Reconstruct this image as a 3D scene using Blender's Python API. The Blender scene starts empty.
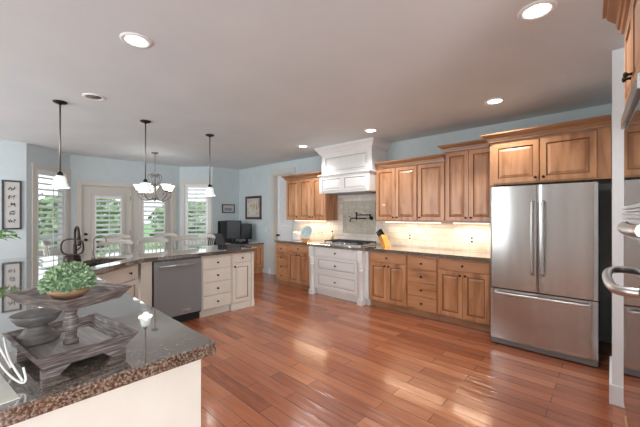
import bpy, bmesh, math, random
from mathutils import Vector, Matrix
random.seed(7)
S = bpy.context.scene
COL = S.collection
PI = math.pi

# ---------------------------------------------------------------- camera, world, lights, exposure
FPX, HZ = 313.0, 215.5
YAW = math.atan(292 / 313.0)
cam = bpy.data.cameras.new('camera'); co = bpy.data.objects.new('camera', cam); COL.objects.link(co)
co.location = (0, 0, 1.45); co.rotation_euler = (PI / 2, 0, YAW)
cam.sensor_width = 36; cam.lens = FPX / 640 * 36; cam.shift_y = (HZ - 213.5) / 640
cam.clip_start = 0.02; cam.clip_end = 300
S.camera = co

W = bpy.data.worlds.new('world'); S.world = W; W.use_nodes = True
nt = W.node_tree; bg = nt.nodes['Background']
tc = nt.nodes.new('ShaderNodeTexCoord'); sp = nt.nodes.new('ShaderNodeSeparateXYZ'); rp = nt.nodes.new('ShaderNodeValToRGB')
nt.links.new(tc.outputs['Generated'], sp.inputs[0]); nt.links.new(sp.outputs['Z'], rp.inputs[0]); nt.links.new(rp.outputs[0], bg.inputs[0])
rp.color_ramp.elements[0].color = (0.97, 0.95, 0.96, 1); rp.color_ramp.elements[1].color = (0.62, 0.78, 1.0, 1)
bg.inputs[1].default_value = 1.5

def area(name, loc, rot, sx, sy, power, color=(1, 1, 1)):
    l = bpy.data.lights.new(name, 'AREA'); l.shape = 'RECTANGLE'; l.size = sx; l.size_y = sy; l.energy = power; l.color = color
    o = bpy.data.objects.new(name, l); COL.objects.link(o); o.location = loc; o.rotation_euler = rot
    return o
# added unseen fill lights behind and beside the camera, tilted towards the ceiling
area('fill_rear', (-5.0, -3.4, 1.45), (PI / 2 + 0.12, 0, 0), 4.2, 2.3, 122, (0.90, 0.96, 1.0))
area('fill_side', (2.9, -1.4, 1.45), (PI / 2 + 0.12, 0, PI / 2), 2.8, 2.1, 160, (0.93, 0.97, 1.0))
sun = bpy.data.lights.new('sun', 'SUN'); sun.energy = 2.2; sun.angle = 0.02; sun.color = (1, 0.96, 0.9)
so = bpy.data.objects.new('sun', sun); COL.objects.link(so); so.rotation_euler = Vector((-0.62, 0.25, -0.74)).to_track_quat('-Z', 'Y').to_euler()
CAN_POWER = 40
UNDER_POWER = 4.0
PENDANT_POWER = 1.5

S.view_settings.view_transform = 'Standard'; S.view_settings.look = 'None'
S.view_settings.gamma = 1.0; S.view_settings.exposure = 0.42; S.view_settings.use_curve_mapping = False

# ---------------------------------------------------------------- materials
def mat(name, color, rough=0.5, metal=0.0, coat=0.0, spec=0.5):
    m = bpy.data.materials.new(name); m.use_nodes = True
    p = m.node_tree.nodes['Principled BSDF']
    p.inputs['Base Color'].default_value = (*color, 1); p.inputs['Roughness'].default_value = rough
    p.inputs['Metallic'].default_value = metal; p.inputs['Coat Weight'].default_value = coat
    p.inputs['Specular IOR Level'].default_value = spec
    return m
def nodes(m): return m.node_tree.nodes, m.node_tree.links, m.node_tree.nodes['Principled BSDF']
def ramp(N, stops):
    r = N.new('ShaderNodeValToRGB'); e = r.color_ramp.elements
    while len(e) < len(stops): e.new(0.5)
    for q, (p, c) in zip(e, stops): q.position = p; q.color = (*c, 1)
    return r
def mapping(N, L, scale, rot=(0, 0, 0)):
    t = N.new('ShaderNodeTexCoord'); mp = N.new('ShaderNodeMapping')
    mp.inputs['Scale'].default_value = scale; mp.inputs['Rotation'].default_value = rot
    L.new(t.outputs['Object'], mp.inputs['Vector']); return mp
def noise_mat(name, stops, scale, nscale=1.0, detail=5, rough=0.5, bump=0.0, coat=0.0, metal=0.0, dist=0.0):
    m = mat(name, stops[0][1], rough, metal, coat); N, L, P = nodes(m)
    mp = mapping(N, L, scale); n = N.new('ShaderNodeTexNoise'); n.inputs['Scale'].default_value = nscale
    n.inputs['Detail'].default_value = detail; n.inputs['Distortion'].default_value = dist
    L.new(mp.outputs[0], n.inputs['Vector']); r = ramp(N, stops); L.new(n.outputs['Fac'], r.inputs[0]); L.new(r.outputs[0], P.inputs['Base Color'])
    if bump:
        b = N.new('ShaderNodeBump'); b.inputs['Strength'].default_value = bump; b.inputs['Distance'].default_value = 0.01
        L.new(n.outputs['Fac'], b.inputs['Height']); L.new(b.outputs[0], P.inputs['Normal'])
    return m

WOOD_STOPS = [(0.28, (0.29, 0.115, 0.046)), (0.48, (0.49, 0.228, 0.102)), (0.72, (0.60, 0.31, 0.155))]
M = {}
M['wood'] = noise_mat('alder_vertical', WOOD_STOPS, (5, 5, 0.7), 2.2, 6, 0.33, 0.0, 0.15, dist=0.6)
M['wood_h'] = noise_mat('alder_horizontal', WOOD_STOPS, (0.7, 5, 5), 2.2, 6, 0.33, 0.0, 0.15, dist=0.6)
M['wood_groove_shade'] = mat('alder_groove_shade', (0.20, 0.085, 0.035), 0.4)  # groove shade of the wood fronts, painted in as a darker brown
M['crown'] = noise_mat('alder_crown', [(0.3, (0.27, 0.115, 0.045)), (0.7, (0.46, 0.235, 0.115))], (0.8, 5, 5), 2.4, 5, 0.35, 0, 0.15)
M['cream'] = noise_mat('cream_paint', [(0.3, (0.63, 0.595, 0.525)), (0.7, (0.69, 0.655, 0.585))], (2, 2, 2), 2, 4, 0.42)
M['cream_glaze'] = mat('cream_brown_glaze', (0.33, 0.24, 0.16), 0.5)
M['white'] = noise_mat('white_cabinet_paint', [(0.3, (0.74, 0.725, 0.70)), (0.7, (0.80, 0.785, 0.76))], (2, 2, 2), 2, 4, 0.38)
M['white_glaze'] = mat('white_paint_grey_glaze', (0.42, 0.41, 0.40), 0.5)
M['trim'] = mat('trim_paint', (0.60, 0.585, 0.54), 0.4)
M['trimw'] = mat('white_trim_paint', (0.78, 0.79, 0.80), 0.4)
M['wall'] = noise_mat('pale_blue_paint', [(0.3, (0.54, 0.615, 0.635)), (0.7, (0.57, 0.645, 0.665))], (3, 3, 3), 3, 5, 0.7, 0.05)
M['wall_tan'] = mat('tan_wall_paint', (0.50, 0.48, 0.45), 0.7)
M['wallw'] = noise_mat('white_wall_paint', [(0.3, (0.72, 0.74, 0.75)), (0.7, (0.76, 0.78, 0.79))], (3, 3, 3), 3, 5, 0.6, 0.05)
M['ceil'] = noise_mat('ceiling_paint', [(0.3, (0.69, 0.75, 0.775)), (0.7, (0.74, 0.79, 0.81))], (1.2, 1.2, 1.2), 1.5, 6, 0.8, 0.08)
M['bronze'] = mat('oil_rubbed_bronze', (0.035, 0.026, 0.022), 0.35, 0.8)
M['pewter'] = mat('pewter', (0.25, 0.23, 0.21), 0.4, 0.9)
M['chrome'] = mat('chrome', (0.7, 0.7, 0.7), 0.12, 1.0)
M['black'] = mat('black_plastic', (0.010, 0.010, 0.012), 0.5, 0, 0, 0.15)
M['screen'] = mat('dark_screen', (0.006, 0.008, 0.012), 0.3, 0, 0, 0.2)
M['iron'] = mat('cast_iron', (0.03, 0.032, 0.036), 0.5, 0.3)
M['dark_gap'] = mat('dark_rubber', (0.012, 0.012, 0.012), 0.7)
M['ceramic'] = mat('white_ceramic', (0.78, 0.78, 0.78), 0.2, 0, 0.4)
M['plate'] = noise_mat('aqua_glaze', [(0.35, (0.38, 0.48, 0.48)), (0.65, (0.50, 0.58, 0.57))], (6, 6, 6), 2, 4, 0.18, 0, 0.5)
M['platew'] = mat('pale_rim_glaze', (0.66, 0.71, 0.70), 0.25, 0, 0.5)
M['block'] = noise_mat('blond_wood', [(0.3, (0.60, 0.24, 0.05)), (0.7, (0.70, 0.33, 0.09))], (2, 6, 6), 2, 4, 0.4)
M['tan_bowl'] = noise_mat('tan_clay', [(0.3, (0.36, 0.18, 0.10)), (0.7, (0.48, 0.28, 0.17))], (9, 9, 9), 2, 4, 0.5)
M['driftwood'] = noise_mat('grey_weathered_wood', [(0.3, (0.045, 0.034, 0.031)), (0.5, (0.13, 0.105, 0.097)), (0.68, (0.30, 0.265, 0.25))], (6, 6, 75), 2.5, 6, 0.5, 0.2, dist=0.3)
M['driftwood_floor'] = noise_mat('grey_weathered_planks', [(0.3, (0.22, 0.205, 0.20)), (0.7, (0.37, 0.35, 0.34))], (2, 18, 18), 3, 7, 0.38, 0.15)
M['pewter_pot'] = noise_mat('dark_pewter_glaze', [(0.3, (0.075, 0.068, 0.064)), (0.7, (0.17, 0.155, 0.145))], (9, 9, 9), 2, 5, 0.6, 0.1)
M['leaf_blue'] = noise_mat('grey_green_leaf', [(0.3, (0.13, 0.25, 0.13)), (0.7, (0.40, 0.52, 0.31))], (60, 60, 60), 2, 2, 0.5)
M['leaf'] = noise_mat('fresh_green_leaf', [(0.3, (0.07, 0.22, 0.03)), (0.7, (0.18, 0.40, 0.07))], (20, 20, 20), 2, 2, 0.4)
M['treeleaf'] = noise_mat('tree_leaf', [(0.3, (0.13, 0.22, 0.08)), (0.7, (0.30, 0.40, 0.19))], (1, 1, 1), 2, 3, 0.6)
M['treedark'] = noise_mat('evergreen_leaf', [(0.3, (0.05, 0.13, 0.06)), (0.7, (0.12, 0.24, 0.12))], (1, 1, 1), 2, 3, 0.6)
M['bark'] = noise_mat('bark', [(0.3, (0.08, 0.06, 0.045)), (0.7, (0.18, 0.14, 0.11))], (6, 6, 1), 2, 5, 0.8)
M['lawn'] = noise_mat('lawn', [(0.3, (0.11, 0.24, 0.05)), (0.7, (0.22, 0.38, 0.10))], (0.6, 0.6, 0.6), 2, 6, 0.9)
M['deckwood'] = mat('deck_rail_paint', (0.62, 0.62, 0.60), 0.6)
M['frame_black'] = mat('black_frame', (0.02, 0.022, 0.03), 0.35)
M['frame_brown'] = noise_mat('mahogany_frame', [(0.3, (0.055, 0.022, 0.014)), (0.7, (0.12, 0.05, 0.03))], (8, 8, 8), 2, 4, 0.35)
M['frame_grey'] = mat('slate_frame', (0.06, 0.062, 0.06), 0.4)
M['mat_board'] = mat('mat_board', (0.52, 0.52, 0.50), 0.7)
M['ink'] = mat('dark_ink', (0.06, 0.06, 0.065), 0.7)
M['stool'] = mat('antique_white_paint', (0.52, 0.505, 0.46), 0.4)
M['mesh_fabric'] = mat('dark_mesh_fabric', (0.05, 0.055, 0.065), 0.7)
M['outlet'] = mat('outlet_plastic', (0.72, 0.72, 0.70), 0.35)
M['slot'] = mat('outlet_slot', (0.05, 0.05, 0.05), 0.6)
M['cord'] = mat('white_cord', (0.74, 0.74, 0.72), 0.4)
M['paper'] = noise_mat('pale_cork_mat', [(0.3, (0.55, 0.56, 0.50)), (0.7, (0.63, 0.64, 0.58))], (9, 9, 9), 2, 4, 0.35)
M['oil'] = mat('olive_oil', (0.50, 0.44, 0.03), 0.1, 0, 0.5)
M['glassy'] = mat('bottle_glass', (0.75, 0.78, 0.74), 0.05, 0, 0.5)
M['matsink'] = mat('dark_composite', (0.05, 0.045, 0.042), 0.45)

def brushed(name, color, rough, scale):
    m = mat(name, color, rough, 1.0); N, L, P = nodes(m)
    mp = mapping(N, L, scale); n = N.new('ShaderNodeTexNoise'); n.inputs['Scale'].default_value = 1; n.inputs['Detail'].default_value = 3
    L.new(mp.outputs[0], n.inputs['Vector'])
    r = N.new('ShaderNodeMapRange'); r.inputs[3].default_value = rough - 0.05; r.inputs[4].default_value = rough + 0.08
    L.new(n.outputs['Fac'], r.inputs[0]); L.new(r.outputs[0], P.inputs['Roughness'])
    b = N.new('ShaderNodeBump'); b.inputs['Strength'].default_value = 0.0
    return m
M['steel'] = brushed('brushed_steel', (0.54, 0.535, 0.525), 0.21, (14, 14, 0.6))
M['steel_h'] = mat('brushed_steel_grey', (0.235, 0.25, 0.26), 0.42, 0.25)
M['steel_bar'] = mat('satin_steel_bar', (0.60, 0.595, 0.585), 0.3, 1.0)
M['oven_glass'] = mat('oven_black_glass', (0.10, 0.10, 0.10), 0.04, 0.75, 0.6)

def emit(name, color, strength, base=(0.8, 0.8, 0.8)):
    m = mat(name, base, 0.4); P = m.node_tree.nodes['Principled BSDF']
    P.inputs['Emission Color'].default_value = (*color, 1); P.inputs['Emission Strength'].default_value = strength
    return m
M['lens'] = emit('lit_can_lens', (1, 0.97, 0.92), 6)
M['shade'] = emit('lit_frosted_shade', (0.90, 1.0, 0.97), 0.35, (0.8, 0.85, 0.83))
M['shade_w'] = emit('lit_chandelier_shade', (1.0, 0.98, 0.95), 2.2, (0.85, 0.85, 0.83))
M['led'] = emit('warm_strip_lens', (1, 0.80, 0.55), 6)

# glass pane
m = bpy.data.materials.new('window_glass'); m.use_nodes = True; N = m.node_tree.nodes; L = m.node_tree.links
N.remove(N['Principled BSDF']); tr = N.new('ShaderNodeBsdfTransparent'); gl = N.new('ShaderNodeBsdfGlossy'); gl.inputs['Roughness'].default_value = 0.02
fr = N.new('ShaderNodeFresnel'); fr.inputs[0].default_value = 1.35; mx = N.new('ShaderNodeMixShader')
tr.inputs[0].default_value = (0.95, 0.98, 0.97, 1)
gm = N.new('ShaderNodeNewGeometry'); sb = N.new('ShaderNodeMath'); sb.operation = 'SUBTRACT'; sb.inputs[0].default_value = 1.0; ml = N.new('ShaderNodeMath'); ml.operation = 'MULTIPLY'
L.new(gm.outputs['Backfacing'], sb.inputs[1]); L.new(sb.outputs[0], ml.inputs[0]); L.new(fr.outputs[0], ml.inputs[1]); L.new(ml.outputs[0], mx.inputs[0]); L.new(tr.outputs[0], mx.inputs[1]); L.new(gl.outputs[0], mx.inputs[2]); L.new(mx.outputs[0], N['Material Output'].inputs[0])
M['glass'] = m

# hand-scraped plank floor
m = mat('cherry_plank_floor', (0.3, 0.08, 0.035), 0.2, 0, 0.0); N, L, P = nodes(m)
mp = mapping(N, L, (1, 1, 1))
br = N.new('ShaderNodeTexBrick'); br.offset = 0.37; br.offset_frequency = 2
br.inputs['Scale'].default_value = 1; br.inputs['Brick Width'].default_value = 0.95; br.inputs['Row Height'].default_value = 0.125
br.inputs['Mortar Size'].default_value = 0.0022; br.inputs['Mortar Smooth'].default_value = 0.3; br.inputs['Bias'].default_value = 0.0
br.inputs['Color1'].default_value = (0.20, 0.20, 0.20, 1); br.inputs['Color2'].default_value = (0.85, 0.85, 0.85, 1); br.inputs['Mortar'].default_value = (0, 0, 0, 1)
L.new(mp.outputs[0], br.inputs['Vector'])
mp2 = mapping(N, L, (1.3, 14, 1)); n1 = N.new('ShaderNodeTexNoise'); n1.inputs['Scale'].default_value = 2; n1.inputs['Detail'].default_value = 7; n1.inputs['Distortion'].default_value = 0.8
L.new(mp2.outputs[0], n1.inputs['Vector'])
mix = N.new('ShaderNodeMix'); mix.data_type = 'RGBA'; mix.blend_type = 'MIX'; mix.inputs[0].default_value = 0.45
L.new(br.outputs['Color'], mix.inputs[6]); L.new(n1.outputs['Fac'], mix.inputs[7])
cr = ramp(N, [(0.12, (0.14, 0.032, 0.014)), (0.4, (0.30, 0.086, 0.036)), (0.6, (0.41, 0.135, 0.058)), (0.8, (0.50, 0.185, 0.085))])
L.new(mix.outputs[2], cr.inputs[0])
mm = N.new('ShaderNodeMix'); mm.data_type = 'RGBA'; L.new(br.outputs['Fac'], mm.inputs[0]); L.new(cr.outputs[0], mm.inputs[6]); mm.inputs[7].default_value = (0.045, 0.012, 0.007, 1)
L.new(mm.outputs[2], P.inputs['Base Color'])
mp3 = mapping(N, L, (1.0, 17, 1)); n3 = N.new('ShaderNodeTexNoise'); n3.inputs['Scale'].default_value = 1.6; n3.inputs['Detail'].default_value = 1.5; n3.inputs['Distortion'].default_value = 0.4
L.new(mp3.outputs[0], n3.inputs['Vector'])
b1 = N.new('ShaderNodeBump'); b1.inputs['Strength'].default_value = 0.55; b1.inputs['Distance'].default_value = 0.012; L.new(n3.outputs['Fac'], b1.inputs['Height'])
b2 = N.new('ShaderNodeBump'); b2.invert = True; b2.inputs['Strength'].default_value = 0.5; b2.inputs['Distance'].default_value = 0.004
L.new(br.outputs['Fac'], b2.inputs['Height']); L.new(b1.outputs[0], b2.inputs['Normal']); L.new(b2.outputs[0], P.inputs['Normal'])
P.inputs['Roughness'].default_value = 0.22; P.inputs['Specular IOR Level'].default_value = 0.75
P.inputs['Coat Weight'].default_value = 0.35; P.inputs['Coat Roughness'].default_value = 0.12
M['floor'] = m

# granite
def granite(name, k):
    m = mat(name, (0.1, 0.08, 0.06), 0.04, 0, 1.0, 0.5); N, L, P = nodes(m)
    mp = mapping(N, L, (1, 1, 1)); v = N.new('ShaderNodeTexNoise'); v.inputs['Scale'].default_value = 120; v.inputs['Detail'].default_value = 4; v.inputs['Roughness'].default_value = 0.65
    L.new(mp.outputs[0], v.inputs['Vector'])
    r = ramp(N, [(0.38, (0.010, 0.009, 0.009)), (0.46, (0.06 * k, 0.045 * k, 0.035 * k)), (0.54, (0.165 * k, 0.13 * k, 0.098 * k)), (0.66, (0.30 * k, 0.255 * k, 0.205 * k))])
    L.new(v.outputs['Fac'], r.inputs[0]); L.new(r.outputs[0], P.inputs['Base Color'])
    return m
M['granite'] = granite('brown_speckled_granite', 1.0)
M['granite'].node_tree.nodes['Principled BSDF'].inputs['IOR'].default_value = 1.8; gp = M['granite'].node_tree.nodes['Principled BSDF']; gp.inputs['Coat IOR'].default_value = 2.2; gp.inputs['Coat Roughness'].default_value = 0.035

# backsplash tile
def tile(name, bw, bh, c1, c2, mort, ms, rough, bump):
    m = mat(name, c1, rough); N, L, P = nodes(m)
    t = N.new('ShaderNodeTexCoord'); s = N.new('ShaderNodeSeparateXYZ'); c = N.new('ShaderNodeCombineXYZ')
    L.new(t.outputs['Object'], s.inputs[0]); L.new(s.outputs[0], c.inputs[0]); L.new(s.outputs[2], c.inputs[1])
    br = N.new('ShaderNodeTexBrick'); br.inputs['Scale'].default_value = 1; br.inputs['Brick Width'].default_value = bw; br.inputs['Row Height'].default_value = bh
    br.inputs['Mortar Size'].default_value = ms; br.inputs['Color1'].default_value = (*c1, 1); br.inputs['Color2'].default_value = (*c2, 1); br.inputs['Mortar'].default_value = (*mort, 1)
    L.new(c.outputs[0], br.inputs['Vector'])
    n = N.new('ShaderNodeTexNoise'); n.inputs['Scale'].default_value = 9; n.inputs['Detail'].default_value = 5; L.new(t.outputs['Object'], n.inputs['Vector'])
    x = N.new('ShaderNodeMix'); x.data_type = 'RGBA'; x.blend_type = 'OVERLAY'; x.inputs[0].default_value = 0.35
    L.new(br.outputs['Color'], x.inputs[6]); L.new(n.outputs['Fac'], x.inputs[7]); L.new(x.outputs[2], P.inputs['Base Color'])
    b = N.new('ShaderNodeBump'); b.invert = True; b.inputs['Strength'].default_value = bump; b.inputs['Distance'].default_value = 0.004
    L.new(br.outputs['Fac'], b.inputs['Height']); L.new(b.outputs[0], P.inputs['Normal'])
    return m
M['tile'] = tile('travertine_tile', 0.225, 0.105, (0.62, 0.56, 0.49), (0.74, 0.70, 0.64), (0.53, 0.48, 0.42), 0.004, 0.35, 0.6)
M['mosaic'] = tile('mosaic_tile', 0.022, 0.022, (0.42, 0.38, 0.31), (0.62, 0.58, 0.49), (0.44, 0.41, 0.35), 0.0016, 0.35, 0.4)
M['mosaic_frame'] = mat('stone_liner', (0.50, 0.47, 0.42), 0.4)

# picture prints
def print_mat(name, stops, scale):
    m = mat(name, stops[0][1], 0.5); N, L, P = nodes(m)
    mp = mapping(N, L, scale); v = N.new('ShaderNodeTexNoise'); v.inputs['Scale'].default_value = 1; v.inputs['Detail'].default_value = 2; L.new(mp.outputs[0], v.inputs['Vector'])
    r = ramp(N, stops); L.new(v.outputs['Fac'], r.inputs[0]); L.new(r.outputs[0], P.inputs['Base Color']); return m
M['print_color'] = print_mat('figures_print', [(0.3, (0.06, 0.09, 0.28)), (0.42, (0.55, 0.57, 0.56)), (0.54, (0.60, 0.58, 0.50)), (0.6, (0.62, 0.42, 0.08)), (0.68, (0.50, 0.12, 0.06)), (0.78, (0.5, 0.52, 0.55))], (22, 22, 5))
M['print_land'] = print_mat('landscape_print', [(0.35, (0.05, 0.07, 0.12)), (0.6, (0.28, 0.32, 0.36))], (3, 6, 14))

# ---------------------------------------------------------------- geometry helpers
def bm_(): return bmesh.new()
def box(bm, x0, x1, y0, y1, z0, z1, bev=0.0, mi=0):
    vs = [bm.verts.new(p) for p in ((x0, y0, z0), (x1, y0, z0), (x1, y1, z0), (x0, y1, z0), (x0, y0, z1), (x1, y0, z1), (x1, y1, z1), (x0, y1, z1))]
    fs = [bm.faces.new([vs[i] for i in q]) for q in ((0, 3, 2, 1), (4, 5, 6, 7), (0, 1, 5, 4), (1, 2, 6, 5), (2, 3, 7, 6), (3, 0, 4, 7))]
    for f in fs: f.material_index = mi
    if bev > 0:
        es = list({e for f in fs for e in f.edges})
        r = bmesh.ops.bevel(bm, geom=es, offset=bev, segments=2, affect='EDGES', profile=0.6)
        for f in r['faces']: f.material_index = mi
    return vs
def prism(bm, pts, z0, z1, bev=0.0, mi=0):
    lo = [bm.verts.new((x, y, z0)) for x, y in pts]; hi = [bm.verts.new((x, y, z1)) for x, y in pts]
    fs = [bm.faces.new(hi), bm.faces.new(lo[::-1])]
    n = len(pts)
    for i in range(n): fs.append(bm.faces.new([lo[i], lo[(i + 1) % n], hi[(i + 1) % n], hi[i]]))
    for f in fs: f.material_index = mi
    if bev > 0:
        es = [e for e in fs[0].edges] + [e for e in fs[1].edges]
        bmesh.ops.bevel(bm, geom=es, offset=bev, segments=2, affect='EDGES', profile=0.6)
def lathe(bm, prof, c=(0, 0, 0), seg=20, axis='z', close=True, mi=0, sx=1.0, sy=1.0):
    rings = []
    for r, h in prof:
        ring = []
        for i in range(seg):
            a = 2 * PI * i / seg
            u, v = r * math.cos(a) * sx, r * math.sin(a) * sy
            p = {'z': (u, v, h), 'y': (u, h, v), 'x': (h, u, v)}[axis]
            ring.append(bm.verts.new((c[0] + p[0], c[1] + p[1], c[2] + p[2])))
        rings.append(ring)
    for a, b in zip(rings, rings[1:]):
        for i in range(seg):
            f = bm.faces.new([a[i], a[(i + 1) % seg], b[(i + 1) % seg], b[i]]); f.smooth = True; f.material_index = mi
    if close:
        for ring in (rings[0], rings[-1]):
            f = bm.faces.new(ring); f.material_index = mi
def tube(bm, pts, r, seg=8, cyc=False, mi=0):
    pts = [Vector(p) for p in pts]; n = len(pts); rad = r if isinstance(r, (list, tuple)) else [r] * n
    rings = []; prev = None
    for i, p in enumerate(pts):
        if cyc: t = pts[(i + 1) % n] - pts[i - 1]
        else: t = pts[min(i + 1, n - 1)] - pts[max(i - 1, 0)]
        t.normalize()
        if prev is None:
            u = t.orthogonal().normalized()
        else:
            u = prev - t * prev.dot(t)
            u = u.normalized() if u.length > 1e-6 else t.orthogonal().normalized()
        prev = u; w = t.cross(u)
        rings.append([bm.verts.new(p + (u * math.cos(2 * PI * k / seg) + w * math.sin(2 * PI * k / seg)) * rad[i]) for k in range(seg)])
    pairs = list(zip(rings, rings[1:])) + ([(rings[-1], rings[0])] if cyc else [])
    for a, b in pairs:
        for k in range(seg):
            f = bm.faces.new([a[k], a[(k + 1) % seg], b[(k + 1) % seg], b[k]]); f.smooth = True; f.material_index = mi
    if not cyc:
        bm.faces.new(rings[0][::-1]).material_index = mi; bm.faces.new(rings[-1]).material_index = mi
def spline(ctrl, n=8):
    P = [Vector(c) for c in ctrl]; out = []
    for i in range(len(P) - 1):
        p0, p1, p2, p3 = P[max(i - 1, 0)], P[i], P[i + 1], P[min(i + 2, len(P) - 1)]
        for k in range(n):
            t = k / n
            out.append(0.5 * ((2 * p1) + (p2 - p0) * t + (2 * p0 - 5 * p1 + 4 * p2 - p3) * t * t + (3 * p1 - p0 - 3 * p2 + p3) * t ** 3))
    out.append(P[-1]); return out
def sweep(bm, prof, path):
    """mitred moulding: prof = closed list of (outward, z), path = plan points; outward is to the right of travel"""
    path = [Vector((x, y)) for x, y in path]; n = len(path); rings = []
    for i, p in enumerate(path):
        def nrm(a, b):
            d = (b - a).normalized(); return Vector((d.y, -d.x))
        if i == 0: o = nrm(path[0], path[1])
        elif i == n - 1: o = nrm(path[-2], path[-1])
        else:
            a, b = nrm(path[i - 1], p), nrm(p, path[i + 1]); o = (a + b) / max(0.2, 1 + a.dot(b))
        rings.append([bm.verts.new((p.x + o.x * w, p.y + o.y * w, z)) for w, z in prof])
    k = len(prof)
    for a, b in zip(rings, rings[1:]):
        for j in range(k): bm.faces.new([a[j], a[(j + 1) % k], b[(j + 1) % k], b[j]])
    bm.faces.new(rings[0][::-1]); bm.faces.new(rings[-1])
def panel(bm, x0, x1, z0, z1, yf=-0.02, yb=0.0, fw=0.055, raised=True, slab=False):
    """cabinet front in the local XZ plane facing -y; material slot 1 = groove colour: glaze on paint, painted shade on wood"""
    t = yf
    if slab: rings = [(0, yb, 0), (0, t + 0.005, 0), (0.006, t, 0)]
    elif raised: rings = [(0, yb, 0), (0, t + 0.003, 0), (0.003, t, 0), (fw, t, 0), (fw + 0.006, t + 0.010, 1), (fw + 0.012, t + 0.010, 1), (fw + 0.040, t + 0.002, 0)]
    else: rings = [(0, yb, 0), (0, t + 0.003, 0), (0.003, t, 0), (fw, t, 0), (fw + 0.008, t + 0.009, 1)]
    prev = None
    for ins, y, mi in rings:
        r = [bm.verts.new(p) for p in ((x0 + ins, y, z0 + ins), (x1 - ins, y, z0 + ins), (x1 - ins, y, z1 - ins), (x0 + ins, y, z1 - ins))]
        if prev:
            for i in range(4):
                f = bm.faces.new([prev[i], prev[(i + 1) % 4], r[(i + 1) % 4], r[i]]); f.material_index = mi
        else: bm.faces.new(r[::-1])
        prev = r
    bm.faces.new(prev)
def obj(name, bm, mats, parent=None, smooth=None):
    bmesh.ops.recalc_face_normals(bm, faces=bm.faces)
    me = bpy.data.meshes.new(name); bm.to_mesh(me); bm.free()
    for q in (mats if isinstance(mats, (list, tuple)) else [mats]): me.materials.append(M[q] if isinstance(q, str) else q)
    if smooth: 
        for p in me.polygons: p.use_smooth = True
    o = bpy.data.objects.new(name, me); COL.objects.link(o)
    if parent: o.parent = parent
    return o
def thing(name, label, cat, loc=(0, 0, 0), rz=0.0, group=None):
    o = bpy.data.objects.new(name, None); o.empty_display_size = 0.1; COL.objects.link(o)
    o.location = loc; o.rotation_euler = (0, 0, rz); tag(o, label, cat, group); return o
def tag(o, label, cat, group=None):
    o['label'] = label; o['category'] = cat
    if group: o['group'] = group
    return o
def struct(name, bm, mats, parent=None):
    o = obj(name, bm, mats, parent)
    if not parent: o['kind'] = 'structure'
    return o
def copy_tree(o, parent=None):
    c = o.copy(); COL.objects.link(c)
    if parent: c.parent = parent
    for ch in list(o.children): copy_tree(ch, c)
    return c
def dup(root, loc, rz, label):
    c = copy_tree(root); c.location = loc; c.rotation_euler = (0, 0, rz); c['label'] = label; return c
def solidbox(name, a, mats, parent=None, bev=0.0):
    bm = bm_(); box(bm, *a, bev); return obj(name, bm, mats, parent)

# ---------------------------------------------------------------- room shell
CZ = 2.72
WY = 4.85
bm = bm_(); box(bm, -8.9, 3.2, -3.6, 5.6, -0.12, 0.0); struct('floor', bm, 'floor')
bm = bm_(); box(bm, -8.9, 3.2, -3.6, 5.6, CZ, CZ + 0.12); struct('ceiling', bm, 'ceil')
def wall_seg(bm, p0, p1, thick, ops=(), z0=0.0, z1=CZ):
    """wall from p0 to p1 (plan), body on the left of travel; ops = openings (s0, s1, z0, z1)"""
    p0, p1 = Vector(p0), Vector(p1); d = (p1 - p0); ln = d.length; d.normalize(); nrm = Vector((-d.y, d.x))
    ss = sorted({0, ln, *[o[0] for o in ops], *[o[1] for o in ops]}); zs = sorted({z0, z1, *[o[2] for o in ops], *[o[3] for o in ops]})
    for a, b in zip(ss, ss[1:]):
        for c, e in zip(zs, zs[1:]):
            if any(o[0] <= (a + b) / 2 <= o[1] and o[2] <= (c + e) / 2 <= o[3] for o in ops): continue
            q = [p0 + d * a, p0 + d * b, p0 + d * b + nrm * thick, p0 + d * a + nrm * thick]
            prism(bm, [(v.x, v.y) for v in q], c, e)
A_, B_, C_, D_, E_ = (-7.5, 0.5), (-8.2, 1.2), (-8.2, 3.45), (-7.6, 4.05), (-7.6, WY)
# range wall with the pantry doorway
DX0, DX1, DH = -6.09, -5.39, 2.44
bm = bm_(); wall_seg(bm, (3.0, WY), (-7.6, WY), -0.18, [(3.0 - DX1, 3.0 - DX0, 0, DH)]); struct('wall_right', bm, 'wall')
# nook bay walls
LW = (0.19, 0.90, 0.70, 2.30); RW = (0.13, 0.74, 0.70, 2.26)
bm = bm_(); wall_seg(bm, B_, A_, -0.15, [(0.99 - LW[1], 0.99 - LW[0], LW[2], LW[3])]); struct('wall_bay_left', bm, 'wall')
bm = bm_(); wall_seg(bm, C_, B_, -0.15, [(3.45 - 3.27, 3.45 - 1.40, 0, 2.10)]); struct('wall_bay_back', bm, 'wall')
lenR = math.hypot(0.6, 0.6)
bm = bm_(); wall_seg(bm, D_, C_, -0.15, [(lenR - RW[1], lenR - RW[0], RW[2], RW[3])]); struct('wall_bay_right', bm, 'wall')
bm = bm_(); wall_seg(bm, E_, D_, -0.15); struct('wall_desk', bm, 'wall')
bm = bm_(); wall_seg(bm, A_, (-7.5, -3.5), -0.15); struct('wall_left', bm, 'wall')
# oven-side return wall (white end) and side wall
bm = bm_(); box(bm, 0.0, 0.10, 3.30, WY, 0, CZ); box(bm, 0.10, 1.2, 3.40, WY, 0, CZ); struct('wall_pillar', bm, 'wallw')
bm = bm_(); wall_seg(bm, (3.0, -3.5), (3.0, WY), -0.15, [(0.7, 3.4, 0.5, 2.5)]); struct('wall_side', bm, 'wall_tan')
bm = bm_(); wall_seg(bm, (-7.5, -3.5), (3.0, -3.5), -0.15, [(0.4, 4.6, 0.3, 2.6)]); struct('wall_rear', bm, 'wall_tan')
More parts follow.
